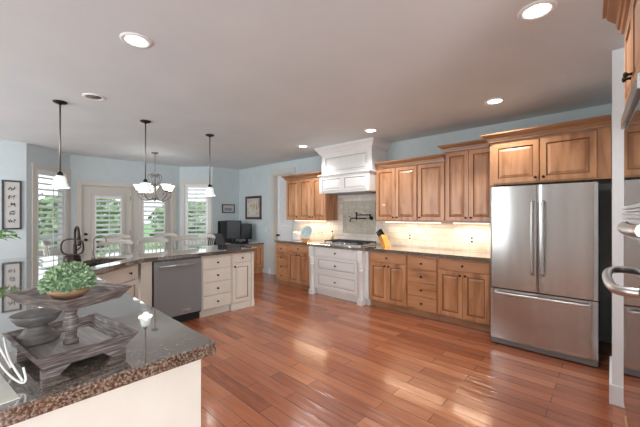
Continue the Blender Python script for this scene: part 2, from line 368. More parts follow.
# baseboards
bm = bm_(); box(bm, -6.28, -6.19, WY - 0.016, WY, 0, 0.13); struct('baseboard_right', bm, 'trimw')
bm = bm_(); box(bm, -0.016, 0.075, 3.284, 3.30, 0, 0.15, 0.003); box(bm, -0.016, 0.0, 3.30, 3.95, 0, 0.15); struct('baseboard_pillar', bm, 'trimw')
bm = bm_(); box(bm, -7.5, -7.484, -3.5, 0.5, 0, 0.13); struct('baseboard_left', bm, 'trimw')
# pantry door casing and door
bm = bm_()
box(bm, DX0 - 0.09, DX0, WY - 0.02, WY, 0, DH, 0.004); box(bm, DX1, DX1 + 0.09, WY - 0.02, WY, 0, DH, 0.004)
box(bm, DX0 - 0.10, DX1 + 0.10, WY - 0.026, WY, DH, DH + 0.11, 0.005)
box(bm, DX0, DX0 + 0.02, WY, WY + 0.18, 0, DH); box(bm, DX1 - 0.02, DX1, WY, WY + 0.18, 0, DH); box(bm, DX0 + 0.02, DX1 - 0.02, WY, WY + 0.18, DH - 0.02, DH)
struct('trim_1', bm, 'trim')
bm = bm_(); x0, x1 = DX0 + 0.022, DX1 - 0.022
box(bm, x0, x1, WY + 0.13, WY + 0.17, 0.005, DH - 0.022)
box(bm, x0, x0 + 0.10, WY + 0.115, WY + 0.13, 0.005, DH - 0.022); box(bm, x1 - 0.10, x1, WY + 0.115, WY + 0.13, 0.005, DH - 0.022)
for z0, z1 in ((0.005, 0.20), (1.05, 1.20), (2.28, DH - 0.022)): box(bm, x0 + 0.10, x1 - 0.10, WY + 0.115, WY + 0.13, z0, z1)
k = x0 + 0.10
while k < x1 - 0.12:
    box(bm, k + 0.004, k + 0.052, WY + 0.124, WY + 0.13, 1.20, 2.28); k += 0.056
d1 = struct('door_3', bm, 'trimw')
bm = bm_(); lathe(bm, [(0.026, 0.115), (0.026, 0.105), (0.010, 0.10), (0.010, 0.075), (0.024, 0.07), (0.030, 0.055), (0.024, 0.04), (0.006, 0.036)], (x0 + 0.05, WY, 0.965), 16, 'y')
obj('door_knob', bm, 'bronze', d1)
# far side of the doorway: a closed back so that no daylight leaks
bm = bm_(); box(bm, -7.75, 3.15, WY + 0.19, WY + 0.22, 0, CZ); struct('wall_outer', bm, 'wallw')

# windows with plantation shutters: local frame, x along the wall (seen from inside, left to right), y outward
def shutter_panel(bm, x0, x1, z0, z1, pitch=0.105, stile=0.045, y=0.02, tilt=0.5):
    box(bm, x0, x0 + stile, y - 0.014, y + 0.014, z0, z1); box(bm, x1 - stile, x1, y - 0.014, y + 0.014, z0, z1)
    box(bm, x0 + stile, x1 - stile, y - 0.014, y + 0.014, z0, z0 + 0.07); box(bm, x0 + stile, x1 - stile, y - 0.014, y + 0.014, z1 - 0.06, z1)
    n = int((z1 - z0 - 0.13) / pitch); st = (z1 - z0 - 0.13) / n
    for i in range(n):
        zc = z0 + 0.07 + st * (i + 0.5); hw = 0.048; a = tilt
        c, s = math.cos(a), math.sin(a)
        prof = [(-hw, 0), (-hw * 0.5, 0.006), (hw * 0.5, 0.006), (hw, 0), (hw * 0.5, -0.006), (-hw * 0.5, -0.006)]
        pp = [(y + u * c - v * s, zc + u * s + v * c) for u, v in prof]
        A = [bm.verts.new((x0 + stile + 0.001, p, q)) for p, q in pp]; B = [bm.verts.new((x1 - stile - 0.001, p, q)) for p, q in pp]
        for j in range(6): bm.faces.new([A[j], A[(j + 1) % 6], B[(j + 1) % 6], B[j]])
        bm.faces.new(A); bm.faces.new(B[::-1])
    xm = (x0 + x1) / 2; box(bm, xm - 0.006, xm + 0.006, y - 0.062, y - 0.05, z0 + 0.10, z1 - 0.09)
def window(name, p0, ang, s0, s1, z0, z1):
    r = bpy.data.objects.new(name, None); COL.objects.link(r); r.location = (p0[0], p0[1], 0); r.rotation_euler = (0, 0, ang); r['kind'] = 'structure'
    bm = bm_(); cw = 0.088
    box(bm, s0 - cw, s0, -0.022, 0, z0 - 0.02, z1, 0.004); box(bm, s1, s1 + cw, -0.022, 0, z0 - 0.02, z1, 0.004)
    box(bm, s0 - cw - 0.005, s1 + cw + 0.005, -0.026, 0, z1, z1 + 0.095, 0.004); box(bm, s0 - cw - 0.01, s1 + cw + 0.01, -0.04, 0, z0 - 0.05, z0 - 0.02, 0.004)
    box(bm, s0 - cw, s1 + cw, -0.02, 0, z0 - 0.12, z0 - 0.05, 0.004)
    obj('window_casing', bm, 'trim', r)
    bm = bm_()
    box(bm, s0, s0 + 0.03, 0.0, 0.145, z0, z1); box(bm, s1 - 0.03, s1, 0.0, 0.145, z0, z1); box(bm, s0 + 0.03, s1 - 0.03, 0.0, 0.145, z0, z0 + 0.03); box(bm, s0 + 0.03, s1 - 0.03, 0, 0.145, z1 - 0.03, z1)
    obj('window_frame', bm, 'trimw', r)
    solidbox('window_pane', (s0 + 0.03, s1 - 0.03, 0.118, 0.124, z0 + 0.03, z1 - 0.03), 'glass', r)
    bm = bm_(); shutter_panel(bm, s0 + 0.032, s1 - 0.032, z0 + 0.032, z1 - 0.032, y=0.03); obj('shutter', bm, 'trimw', r)
    return r
window('window_1', A_, math.atan2(0.7, -0.7), LW[0], LW[1], LW[2], LW[3])
window('window_2', C_, math.atan2(0.6, 0.6), RW[0], RW[1], RW[2], RW[3])
# french door pair in the back of the bay; local x = world +y, local y = world -x
def leaf(name, x0, x1, g0, g1):
    r = bpy.data.objects.new(name, None); COL.objects.link(r); r.location = (-8.2, 0, 0); r.rotation_euler = (0, 0, PI / 2); r['kind'] = 'structure'
    bm = bm_(); gz0, gz1 = 0.30, 1.86
    box(bm, x0, g0 - 0.04, 0.03, 0.075, 0.01, 2.085); box(bm, g1 + 0.04, x1, 0.03, 0.075, 0.01, 2.085)
    box(bm, g0 - 0.04, g1 + 0.04, 0.03, 0.075, 0.01, gz0 - 0.03); box(bm, g0 - 0.04, g1 + 0.04, 0.03, 0.075, gz1 + 0.03, 2.085)
    obj('door_panel', bm, 'trim', r)
    solidbox('door_pane', (g0 - 0.04, g1 + 0.04, 0.055, 0.061, gz0 - 0.03, gz1 + 0.03), 'glass', r)
    bm = bm_()
    box(bm, g0 - 0.085, g0 - 0.035, -0.005, 0.03, gz0 - 0.08, gz1 + 0.07); box(bm, g1 + 0.035, g1 + 0.085, -0.005, 0.03, gz0 - 0.08, gz1 + 0.07)
    box(bm, g0 - 0.035, g1 + 0.035, -0.005, 0.03, gz0 - 0.08, gz0 - 0.03); box(bm, g0 - 0.035, g1 + 0.035, -0.005, 0.03, gz1 + 0.02, gz1 + 0.07)
    obj('shutter_frame', bm, 'trim', r)
    bm = bm_(); shutter_panel(bm, g0 - 0.033, g1 + 0.033, gz0 - 0.028, gz1 + 0.018, y=0.0, stile=0.03); obj('shutter', bm, 'trimw', r)
    return r
d = leaf('door_1', 1.405, 2.325, 1.66, 2.11)
bm = bm_()
for z in (1.05, 0.93): lathe(bm, [(0.03, 0.03), (0.03, 0.02), (0.011, 0.015), (0.011, -0.01), (0.027, -0.02), (0.027, -0.04), (0.01, -0.05)], (1.475, 0, z), 14, 'y')
obj('door_knob', bm, 'bronze', d)
bm = bm_()
for z in (0.25, 1.05, 1.85): box(bm, 2.318, 2.334, 0.015, 0.03, z - 0.05, z + 0.05)
obj('hinge', bm, 'bronze', d)
leaf('door_2', 2.345, 3.265, 2.607, 3.06)
bm = bm_(); box(bm, -8.2, -8.178, 1.31, 1.40, 0, 2.10, 0.004); box(bm, -8.2, -8.178, 3.27, 3.36, 0, 2.10, 0.004); box(bm, -8.2, -8.174, 1.305, 3.365, 2.10, 2.19, 0.004)
struct('trim_2', bm, 'trim')
bm = bm_(); box(bm, -8.30, -8.2, 1.40, 1.405, 0, 2.10); box(bm, -8.30, -8.2, 2.325, 2.345, 0, 2.10); box(bm, -8.30, -8.2, 3.265, 3.27, 0, 2.10); box(bm, -8.3, -8.2, 1.405, 3.265, 2.085, 2.10)
struct('trim_3', bm, 'trim')

# ---------------------------------------------------------------- outdoors beyond the nook
bm = bm_(); box(bm, -80, -8.95, -40, 50, -0.9, -0.6); struct('ground', bm, 'lawn')
def tree(loc, h, r, kind, label, trunk=0.9):
    t = thing('tree', label, 'tree', loc, 0, 'trees beyond the windows')
    bm = bm_(); tube(bm, [(0, 0, 0), (0.05, 0, h * 0.4), (0, 0.03, h * 0.8)], [0.16, 0.12, 0.05], 8); obj('trunk', bm, 'bark', t)
    bm = bm_(); rnd = random.Random(len(label) * 31 + int(h * 10))
    for i in range(1500):
        u = rnd.random(); a = rnd.random() * 2 * PI
        if kind == 'cone':
            z = trunk * 0.4 + (h - trunk * 0.4) * u; rr = r * (1 - u) * (0.55 + 0.5 * rnd.random())
        else:
            th = math.acos(1 - 2 * u); z = trunk + (h - trunk) * (0.5 + 0.5 * math.cos(th)); rr = r * math.sin(th) * (0.6 + 0.45 * rnd.random())
        c = Vector((rr * math.cos(a), rr * math.sin(a), z)); s = 0.10 + 0.14 * rnd.random()
        n = Vector((rnd.gauss(0, 1), rnd.gauss(0, 1), rnd.gauss(0, 1))).normalized(); x = n.orthogonal().normalized() * s; y = n.cross(x)
        bm.faces.new([bm.verts.new(c + q) for q in (x, y * 0.6, -x, -y * 0.6)])
    obj('foliage', bm, 'treedark' if kind == 'cone' else 'treeleaf', t)
    return t
tree((-15.5, -0.6, -0.6), 3.9, 2.0, 'round', 'broad green tree seen through the shuttered window at far left')
tree((-11.9, 2.0, -0.6), 2.1, 0.9, 'round', 'low leafy bush seen low in the leftmost window near railing')
tree((-20.5, 3.6, -0.6), 3.2, 2.2, 'round', 'round green tree seen through the glass of the nook door')
tree((-16.0, 7.4, -0.6), 2.7, 1.9, 'round', 'leafy green tree seen through the shutter right of the nook door')
tree((-22.0, 8.6, -0.6), 3.9, 1.2, 'cone', 'narrow dark evergreen behind the leafy tree, seen under the chandelier')
tree((-17.0, 11.6, -0.6), 2.5, 1.9, 'round', 'low green tree seen through the shutters beside the desk wall')
tree((-20.0, 13.2, -0.6), 3.9, 1.1, 'cone', 'pointed dark evergreen seen through the shutters beside the desk wall')
t = thing('deck_railing', 'pale deck railing with thin balusters outside the leftmost shuttered window', 'railing', (-9.6, -0.8, -0.6))
solidbox('top_rail', (-0.05, 0.05, 0, 2.6, 1.50, 1.55), 'deckwood', t)
solidbox('bottom_rail', (-0.03, 0.03, 0, 2.6, 0.70, 0.74), 'deckwood', t)
for k in range(3): solidbox('post', (-0.05, 0.05, k * 1.25, k * 1.25 + 0.1, 0, 1.50), 'deckwood', t)
for k in range(20): solidbox('baluster', (-0.012, 0.012, 0.17 + k * 0.12, 0.194 + k * 0.12, 0.74, 1.50), 'deckwood', t)

# ---------------------------------------------------------------- cabinets
def knob(parent, x, z, y=-0.02, m='bronze', name='knob'):
    bm = bm_(); lathe(bm, [(0.009, y), (0.006, y - 0.006), (0.006, y - 0.014), (0.013, y - 0.019), (0.015, y - 0.025), (0.011, y - 0.030), (0.003, y - 0.032)], (x, 0, z), 14, 'y')
    return obj(name, bm, m, parent)
def cab(name, label, x, y, w, dep, z0, z1, fronts, paint='wood', rz=0.0, toe=True, group=None, cat='cabinet'):
    mv, mh, mg = {'wood': ('wood', 'wood_h', 'wood_groove_shade'), 'cream': ('cream', 'cream', 'cream_glaze'), 'white': ('white', 'white', 'white_glaze')}[paint]
    t = thing(name, label, cat, (x, y, 0), rz, group)
    bm = bm_(); box(bm, 0, w, 0.0, dep, z0, z1); obj('carcass', bm, mv, t)
    if toe:
        bm = bm_(); box(bm, 0, w, 0.05, dep - 0.02, 0, z0); obj('toe_kick', bm, 'crown' if paint == 'wood' else mv, t)
    for f in fronts:
        kind, a, b, c, e = f[:5]; k = f[5] if len(f) > 5 else None
        bm = bm_()
        if kind == 'drawer':
            if e - c > 0.20: panel(bm, a, b, c, e, fw=0.045)
            else: panel(bm, a, b, c, e, slab=True)
            o = obj('drawer_front', bm, [mh, mg], t)
            knob(o, (a + b) / 2, (c + e) / 2)
        elif kind == 'pdrawer':
            panel(bm, a, b, c, e, fw=0.04); o = obj('drawer_front', bm, [mh, mg], t); knob(o, (a + b) / 2, (c + e) / 2)
        else:
            panel(bm, a, b, c, e); o = obj('door', bm, [mv, mg], t)
            kx = b - 0.032 if 'r' in k else a + 0.032; kz = e - 0.045 if 't' in k else c + 0.045
            knob(o, kx, kz)
    return t
def drawers(w, hs, z=0.115, g=0.009, m=0.012):
    out = []
    for h in hs: out.append(('drawer', m, w - m, z, z + h)); z += h + g
    return out
def dr_doors(w, n=2):
    out = [('drawer', 0.012, w - 0.012, 0.725, 0.865)]
    if n == 2:
        out += [('door', 0.012, w / 2 - 0.002, 0.115, 0.715, 'rt'), ('door', w / 2 + 0.002, w - 0.012, 0.115, 0.715, 'lt')]
    else: out += [('door', 0.012, w - 0.012, 0.115, 0.715, 'lt')]
    return out
FY = 4.23; H4 = [0.18, 0.18, 0.18, 0.172]; BD = WY - FY - 0.002
cab('base_cabinet', 'narrow stained wood cabinet of four drawers at the left end beside the pantry door', -5.215, FY, 0.39, BD, 0.10, 0.878, drawers(0.39, H4), group='wood base cabinets')
cab('base_cabinet', 'stained wood two-door base cabinet left of the white stove cabinet, under the blue plate', -4.822, FY, 0.638, BD, 0.10, 0.878, dr_doors(0.638), group='wood base cabinets')
cab('base_cabinet', 'stained wood two-door base cabinet just right of the white stove cabinet, under the knife block', -2.852, FY, 0.655, BD, 0.10, 0.878, dr_doors(0.655), group='wood base cabinets')
cab('base_cabinet', 'stained wood stack of four drawers between two-door cabinets left of the refrigerator', -2.194, FY, 0.452, BD, 0.10, 0.878, drawers(0.452, H4), group='wood base cabinets')
cab('base_cabinet', 'wide stained wood two-door base cabinet directly beside the refrigerator', -1.739, FY, 0.66, BD, 0.10, 0.878, dr_doors(0.66), group='wood base cabinets')
# white stove cabinet with turned posts
RX0, RX1 = -4.181, -2.855; RWD = RX1 - RX0
t = cab('stove_cabinet', 'white three-drawer stove cabinet with turned corner posts under the gas cooktop', RX0, FY - 0.045, RWD, BD + 0.045, 0.11, 0.878,
        [('drawer', 0.205, RWD - 0.205, 0.715, 0.862), ('drawer', 0.205, RWD - 0.205, 0.44, 0.70), ('drawer', 0.205, RWD - 0.205, 0.145, 0.425)], 'white')
for xc in (0.11, RWD - 0.11):
    bm = bm_(); w = 0.052; yc = -0.03
    box(bm, xc - w, xc + w, yc - w, yc + w, 0.0, 0.085, 0.006); box(bm, xc - w * 0.93, xc + w * 0.93, yc - w * 0.93, yc + w * 0.93, 0.70, 0.878, 0.004)
    lathe(bm, [(0.050, 0.085), (0.054, 0.10), (0.045, 0.115), (0.045, 0.125), (0.040, 0.15), (0.044, 0.54), (0.052, 0.55), (0.052, 0.565), (0.042, 0.575), (0.042, 0.59), (0.052, 0.60), (0.052, 0.615), (0.046, 0.63), (0.050, 0.66), (0.054, 0.685), (0.050, 0.70)], (xc, yc, 0), 16)
    obj('turned_post', bm, ['white'], t)

# cream peninsula cabinets, facing +x: local x = world +y
PX = -4.225
def pcab(name, label, y, w, fronts): return cab(name, label, PX, y, w, 0.60, 0.10, 0.878, fronts, 'cream', PI / 2, group='cream peninsula cabinets')
pcab('base_cabinet', 'cream glazed stack of four drawers right of the dishwasher', 2.085, 0.464, drawers(0.464, H4))
t = pcab('base_cabinet', 'narrow cream glazed cabinet with one drawer over one door at the peninsula end', 2.552, 0.395, [('drawer', 0.012, 0.345, 0.725, 0.865), ('door', 0.012, 0.345, 0.115, 0.715, 'lt')])
bm = bm_(); box(bm, 0.352, 0.398, -0.022, 0.02, 0.0, 0.878, 0.005); box(bm, 0.345, 0.405, -0.03, 0.03, 0, 0.10, 0.005); obj('corner_post', bm, ['cream'], t)
bm = bm_(); box(bm, 0, 0.345, -0.005, 0.05, 0.0, 0.098); obj('plinth', bm, ['cream'], t)
# sink base on the diagonal
SA, SB = Vector((-3.60, 0.62)), Vector((-4.225, 1.29)); sd = (SB - SA); sl = sd.length; sang = math.atan2(sd.y, sd.x)
t = thing('sink_cabinet', 'cream glazed diagonal corner cabinet under the kitchen sink', 'cabinet', (SA.x, SA.y, 0), sang, 'cream peninsula cabinets')
bm = bm_(); box(bm, 0.02, sl - 0.02, 0.0, 0.02, 0.10, 0.878); box(bm, 0.02, sl - 0.02, 0.06, 0.08, 0.0, 0.10); obj('carcass', bm, ['cream'], t)
bm = bm_(); panel(bm, 0.06, sl - 0.06, 0.70, 0.865, slab=True); o = obj('false_drawer_front', bm, ['cream', 'cream_glaze'], t)
knob(o, sl * 0.25, 0.785); knob(o, sl * 0.75, 0.785)
for a, b, k in ((0.06, sl / 2 - 0.002, 'r'), (sl / 2 + 0.002, sl - 0.06, 'l')):
    bm = bm_(); panel(bm, a, b, 0.115, 0.69); o = obj('door', bm, ['cream', 'cream_glaze'], t); knob(o, b - 0.03 if k == 'r' else a + 0.03, 0.645)
t = tag(solidbox('filler_panel', (PX - 0.58, PX, 1.31, 1.435, 0.0, 0.878), 'cream'), 'narrow cream filler panel between sink cabinet and dishwasher', 'cabinet')
# body of the foreground leg
t = thing('island_cabinet', 'cream painted island base in the foreground under the granite overhang', 'cabinet', (-1.25, 0, 0))
bm = bm_(); box(bm, -2.30, 0.0, -0.40, 0.615, 0.0, 0.878, 0.002); obj('carcass', bm, ['cream'], t)
bm = bm_(); box(bm, 0.001, 0.012, -0.40, -0.33, 0.0, 0.875); obj('corner_trim', bm, ['cream'], t)
# peninsula back panel seen from the nook
t = tag(solidbox('peninsula_back_panel', (-4.87, PX - 0.612, 0.2, 2.95, 0.0, 0.878), 'cream'), 'cream panel closing the nook side of the peninsula', 'panel')

# dishwasher
t = thing('dishwasher', 'grey stainless dishwasher between sink corner and cream drawers', 'dishwasher', (PX, 1.445, 0), PI / 2)
bm = bm_(); box(bm, 0.0, 0.63, 0.0, 0.57, 0.10, 0.872); obj('body', bm, 'dark_gap', t)
bm = bm_(); box(bm, 0.006, 0.624, -0.035, -0.001, 0.125, 0.866, 0.006); dd = obj('door', bm, 'steel_h', t)
bm = bm_(); tube(bm, [(0.05, -0.075, 0.80), (0.58, -0.075, 0.80)], 0.011, 12)
for x in (0.075, 0.555): tube(bm, [(x, -0.034, 0.80), (x, -0.075, 0.80)], 0.008, 8)
obj('handle', bm, 'steel_bar', dd)
bm = bm_(); box(bm, 0.36, 0.47, -0.0375, -0.0355, 0.168, 0.198, 0.0008); obj('badge', bm, 'steel_bar', dd)
solidbox('toe_kick', (0.0, 0.63, 0.05, 0.10, 0.0, 0.10), 'dark_gap', t)

# worktops
def worktop(name, pts, z0, z1, label, hole=None):
    bm = bm_(); prism(bm, pts, z0, z1, 0.005); o = obj(name, bm, 'granite')
    if hole:
        hb = bm_(); prism(hb, hole, z0 - 0.2, z1 + 0.2); h = obj('cut', hb, 'granite')
        md = o.modifiers.new('cut', 'BOOLEAN'); md.operation = 'DIFFERENCE'; md.object = h; md.solver = 'EXACT'
        dg = bpy.context.evaluated_depsgraph_get(); me = bpy.data.meshes.new_from_object(o.evaluated_get(dg)); o.modifiers.clear(); o.data = me
        bpy.data.objects.remove(h)
    return tag(o, label, 'countertop')
SC = Vector((-4.155, 0.775)); td = sd.normalized(); nd = Vector((-td.y, td.x))   # nd points away from the user
if nd.dot(Vector((-1, -1))) < 0: nd = -nd
hw, hd = 0.40, 0.185
hole = [SC - td * hw - nd * hd, SC + td * hw - nd * hd, SC + td * hw + nd * hd, SC - td * hw + nd * hd]
worktop('granite_worktop', [(-1.19, 0.65), (-1.19, -0.55), (-5.32, -0.55), (-5.32, 0.30), (-5.10, 2.90), (-5.02, 3.01), (-4.20, 3.02), (-4.165, 2.985), (-4.165, 1.32), (-3.575, 0.65)], 0.88, 0.93,
        'polished brown granite worktop running around the island, sink corner and peninsula', [(p.x, p.y) for p in hole])
worktop('granite_worktop', [(-5.25, WY - 0.001), (-5.25, 4.205), (-5.235, 4.19), (-4.195, 4.19), (-4.175, 4.125), (-2.86, 4.125), (-2.84, 4.19), (-1.065, 4.19), (-1.065, WY - 0.001)], 0.88, 0.93,
        'dark granite worktop along the tiled range wall under the wood wall cabinets')
# sink basin
t = thing('sink', 'dark undermount corner sink set into the granite worktop', 'sink', (SC.x, SC.y, 0.879), math.atan2(td.y, td.x))
bm = bm_(); a, b = hw + 0.012, hd + 0.012; w = 0.01
box(bm, -a, -a + w, -b, b, -0.2, 0); box(bm, a - w, a, -b, b, -0.2, 0); box(bm, -a + w, a - w, -b, -b + w, -0.2, 0); box(bm, -a + w, a - w, b - w, b, -0.2, 0); box(bm, -a, a, -b, b, -0.21, -0.2)
obj('basin', bm, 'matsink', t)
bm = bm_(); lathe(bm, [(0.045, -0.2), (0.045, -0.195), (0.03, -0.195), (0.03, -0.199)], (0, 0, 0), 16); obj('drain', bm, 'steel_bar', t)

# backsplash
t = thing('tile_backsplash', 'cream travertine tile backsplash above the range wall worktop', 'backsplash', (-3.1, WY, 0))
bm = bm_(); box(bm, -2.12, 2.045, -0.012, -0.0005, 0.931, 1.36); box(bm, -0.93, 0.19, -0.012, -0.0005, 1.36, 1.842); obj('tile_field', bm, 'tile', t)
bm = bm_(); box(bm, -0.765, -0.06, -0.016, -0.0125, 1.13, 1.70); o = obj('mosaic_inset', bm, 'mosaic', t)
bm = bm_()
for a in ((-0.79, -0.766, 1.105, 1.725), (-0.059, -0.035, 1.105, 1.725), (-0.766, -0.059, 1.105, 1.129), (-0.766, -0.059, 1.701, 1.725)): box(bm, a[0], a[1], -0.026, -0.0125, a[2], a[3], 0.004)
obj('inset_frame', bm, 'mosaic_frame', t)

# wall cabinets
UY = 4.50; UD = WY - UY - 0.002
def upper(label, x, w, z0, z1, n, dep=UD, y=UY, knobs=None):
    fr = []
    if n == 2: fr = [('door', 0.008, w / 2 - 0.002, z0 + 0.02, z1 - 0.012, 'rb'), ('door', w / 2 + 0.002, w - 0.008, z0 + 0.02, z1 - 0.012, 'lb')]
    else: fr = [('door', 0.008, w - 0.008, z0 + 0.02, z1 - 0.012, knobs or 'lb')]
    return cab('wall_cabinet', label, x, y, w, dep, z0, z1, fr, 'wood', 0, False, 'wood wall cabinets')
UZ = 1.355
upper('single-door wood wall cabinet at the far left, nearest the pantry door', -5.19, 0.405, UZ, 2.205, 1, knobs='rb')
upper('two-door wood wall cabinet left of the white range hood', -4.783, 0.75, UZ, 2.205, 2)
upper('two-door wood wall cabinet directly right of the white range hood', -2.905, 0.74, UZ, 2.225, 2)
upper('single-door wood wall cabinet between the two-door units right of the hood', -2.163, 0.418, UZ, 2.225, 1)
upper('taller two-door wood wall cabinet beside the refrigerator', -1.743, 0.64, UZ, 2.345, 2)
FC = 4.20
t = cab('wall_cabinet', 'wide two-door wood cabinet mounted above the refrigerator', -1.085, FC, 1.08, WY - FC - 0.002, 1.815, 2.325,
        [('door', 0.035, 0.495, 1.83, 2.30, 'rb'), ('door', 0.505, 0.975, 1.83, 2.30, 'lb')], 'wood', 0, False, 'wood wall cabinets')
CR = [(0.0, 0.0), (0.012, 0.0), (0.016, 0.02), (0.024, 0.022), (0.03, 0.045), (0.06, 0.068), (0.064, 0.078), (0.078, 0.08), (0.078, 0.095), (0.0, 0.095)]
def crown(label, path, z, sc=1.0, m='crown', prof=CR, name='crown_moulding'):
    bm = bm_(); sweep(bm, [(a * sc, z + b * sc) for a, b in prof], path); o = obj(name, bm, m); return tag(o, label, 'moulding')
crown('wood crown moulding on the cabinets left of the white hood', [(-5.19, WY - 0.003), (-5.19, UY - 0.02), (-4.034, UY - 0.02)], 2.206)
crown('wood crown moulding on the three-door run right of the hood', [(-2.885, UY - 0.02), (-1.746, UY - 0.02)], 2.226)
crown('raised wood crown moulding on the taller cabinet beside the refrigerator', [(-1.743, WY - 0.003), (-1.743, UY - 0.02), (-1.17, UY - 0.02)], 2.346)
crown('wood crown moulding on the cabinet above the refrigerator', [(-1.085, WY - 0.003), (-1.085, FC - 0.02), (-0.004, FC - 0.02)], 2.326)

# range hood
HX0, HX1, HY = -4.03, -2.908, 4.30; hwid = HX1 - HX0
t = thing('range_hood', 'white panelled wooden range hood reaching the ceiling over the cooktop', 'range hood', (HX0, HY, 0))
bm = bm_(); box(bm, 0, hwid, 0, WY - HY - 0.002, 1.86, 2.17, 0.003); obj('lower_box', bm, ['white'], t)
for a, b in ((0.06, hwid / 2 - 0.025), (hwid / 2 + 0.025, hwid - 0.06)):
    bm = bm_(); panel(bm, a, b, 1.90, 2.13, yf=-0.012, yb=-0.0005, fw=0.02); obj('lower_panel', bm, ['white', 'white_glaze'], t)
bm = bm_(); box(bm, -0.0, hwid - 0.0, 0.07, WY - HY - 0.002, 2.20, 2.62, 0.003); obj('upper_box', bm, ['white'], t)
bm = bm_(); panel(bm, 0.09, hwid - 0.09, 2.25, 2.53, yf=0.055, yb=0.0695, fw=0.02); obj('upper_panel', bm, ['white', 'white_glaze'], t)
bm = bm_(); sweep(bm, [(-0.07, 2.17), (0.02, 2.17), (0.028, 2.185), (0.02, 2.20), (-0.07, 2.20)], [(0, 0.5), (0, 0), (hwid, 0), (hwid, 0.5)]); obj('ledge_moulding', bm, ['white'], t)
bm = bm_(); sweep(bm, [(0.0, 2.575), (0.015, 2.575), (0.02, 2.60), (0.035, 2.605), (0.07, 2.66), (0.09, 2.675), (0.09, 2.70), (0.10, 2.705), (0.10, 2.718), (0.0, 2.718)], [(0, WY - HY - 0.003), (0, 0.07), (hwid, 0.07), (hwid, WY - HY - 0.003)]); obj('crown', bm, ['white'], t)
bm = bm_(); box(bm, 0.12, hwid - 0.12, 0.08, 0.46, 1.845, 1.859); obj('vent_insert', bm, 'steel_h', t)

# ---------------------------------------------------------------- refrigerator
FX0, FX1, FF, FB = -1.015, -0.095, 3.93, 4.72
t = thing('refrigerator', 'stainless french-door refrigerator with bottom freezer drawer', 'refrigerator', (FX0, FF, 0))
fw = FX1 - FX0
bm = bm_(); box(bm, 0.008, fw - 0.008, 0.07, FB - FF, 0.03, 1.755, 0.004); obj('body', bm, mat('refrigerator_side', (0.10, 0.10, 0.105), 0.5, 0.3), t)
def curved_door(x0, x1, z0, z1, full0, full1):
    """front bowed slightly outwards over the whole refrigerator width"""
    bm = bm_(); n = 28; A = []
    for i in range(n + 1):
        x = x0 + (x1 - x0) * i / n; u = (x - full0) / (full1 - full0) * 2 - 1
        e = 0.0
        if i == 0 or i == n: e = 0.006
        q = (x - x0) / (x1 - x0) * 2 - 1
        y = 0.006 * u * u + 0.006 * q * q + 0.0006 * math.sin(21 * x + 1.3) + e
        A.append((x, y))
    pts = A + [(x1, 0.066), (x0, 0.066)]
    prism(bm, pts, z0, z1)
    for f in bm.faces:
        if len(f.verts) == 4 and f.calc_center_median().y < 0.03: f.smooth = True
        elif len(f.verts) > 4:
            for e_ in f.edges: e_.smooth = False
    return bm
mid = fw / 2 - 0.01
d1 = obj('door', curved_door(0, mid - 0.003, 0.645, 1.77, 0, fw), 'steel', t)
d2 = obj('door', curved_door(mid + 0.003, fw, 0.645, 1.77, 0, fw), 'steel', t)
for d, x in ((d1, mid - 0.045), (d2, mid + 0.045)):
    bm = bm_(); tube(bm, spline([(x, -0.005, 0.83), (x, -0.045, 0.845), (x, -0.052, 0.90), (x, -0.060, 1.2), (x, -0.052, 1.52), (x, -0.045, 1.58), (x, -0.005, 1.595)], 6), 0.013, 10); obj('handle', bm, 'steel_bar', d)
dz = obj('freezer_drawer', curved_door(0, fw, 0.075, 0.632, 0, fw), 'steel', t)
bm = bm_(); tube(bm, spline([(0.055, 0.01, 0.60), (0.06, -0.04, 0.598), (0.12, -0.052, 0.597), (fw / 2, -0.062, 0.597), (fw - 0.12, -0.052, 0.597), (fw - 0.06, -0.04, 0.598), (fw - 0.055, 0.01, 0.60)], 6), 0.013, 10); obj('handle', bm, 'steel_bar', dz)
bm = bm_(); box(bm, 0.0, fw, 0.03, 0.09, 0.008, 0.065, 0.01); obj('base_grille', bm, mat('grille_grey', (0.25, 0.25, 0.25), 0.45, 0.4), t)
for x in (0.05, fw - 0.09): solidbox('hinge_cover', (x, x + 0.05, 0.03, 0.14, 1.757, 1.785), 'black', t)
for x in (0.05, fw - 0.09): solidbox('foot', (x, x + 0.04, 0.15, 0.19, 0.0, 0.03), 'black', t)

# ---------------------------------------------------------------- oven tower on the right
t0 = Vector((0.070, 2.42))
# local x runs from the far end towards the camera, local y into the cabinet
oang = math.atan2(-1.0, 0.0436)
t = thing('oven_cabinet', 'tall wood oven cabinet at the right edge with crown and paired knobs', 'cabinet', (t0.x, t0.y, 0), oang)
ow = 0.76; UB, UT = 2.01, 2.455
bm = bm_(); box(bm, 0, ow, 0.0, 0.03, UB - 0.01, UT); box(bm, 0, 0.016, 0, 0.03, 0.1, UB - 0.01); box(bm, ow - 0.016, ow, 0, 0.03, 0.1, UB - 0.01); box(bm, 0.016, ow - 0.016, 0, 0.03, 0.10, 0.36)
box(bm, 0, ow, 0.03, 0.06, 0.1, UT); box(bm, 0, 0.02, 0.06, 0.6, 0.1, UT); box(bm, ow - 0.02, ow, 0.06, 0.6, 0.1, UT); box(bm, 0.02, ow - 0.02, 0.06, 0.6, UT - 0.02, UT)
obj('carcass', bm, 'wood', t)
for a, b, kx in ((0.01, ow / 2 - 0.002, ow / 2 - 0.03), (ow / 2 + 0.002, ow - 0.01, ow / 2 + 0.03)):
    bm = bm_(); panel(bm, a, b, UB, UT - 0.01); o = obj('door', bm, ['wood', 'wood_groove_shade'], t); knob(o, kx, UB + 0.085)
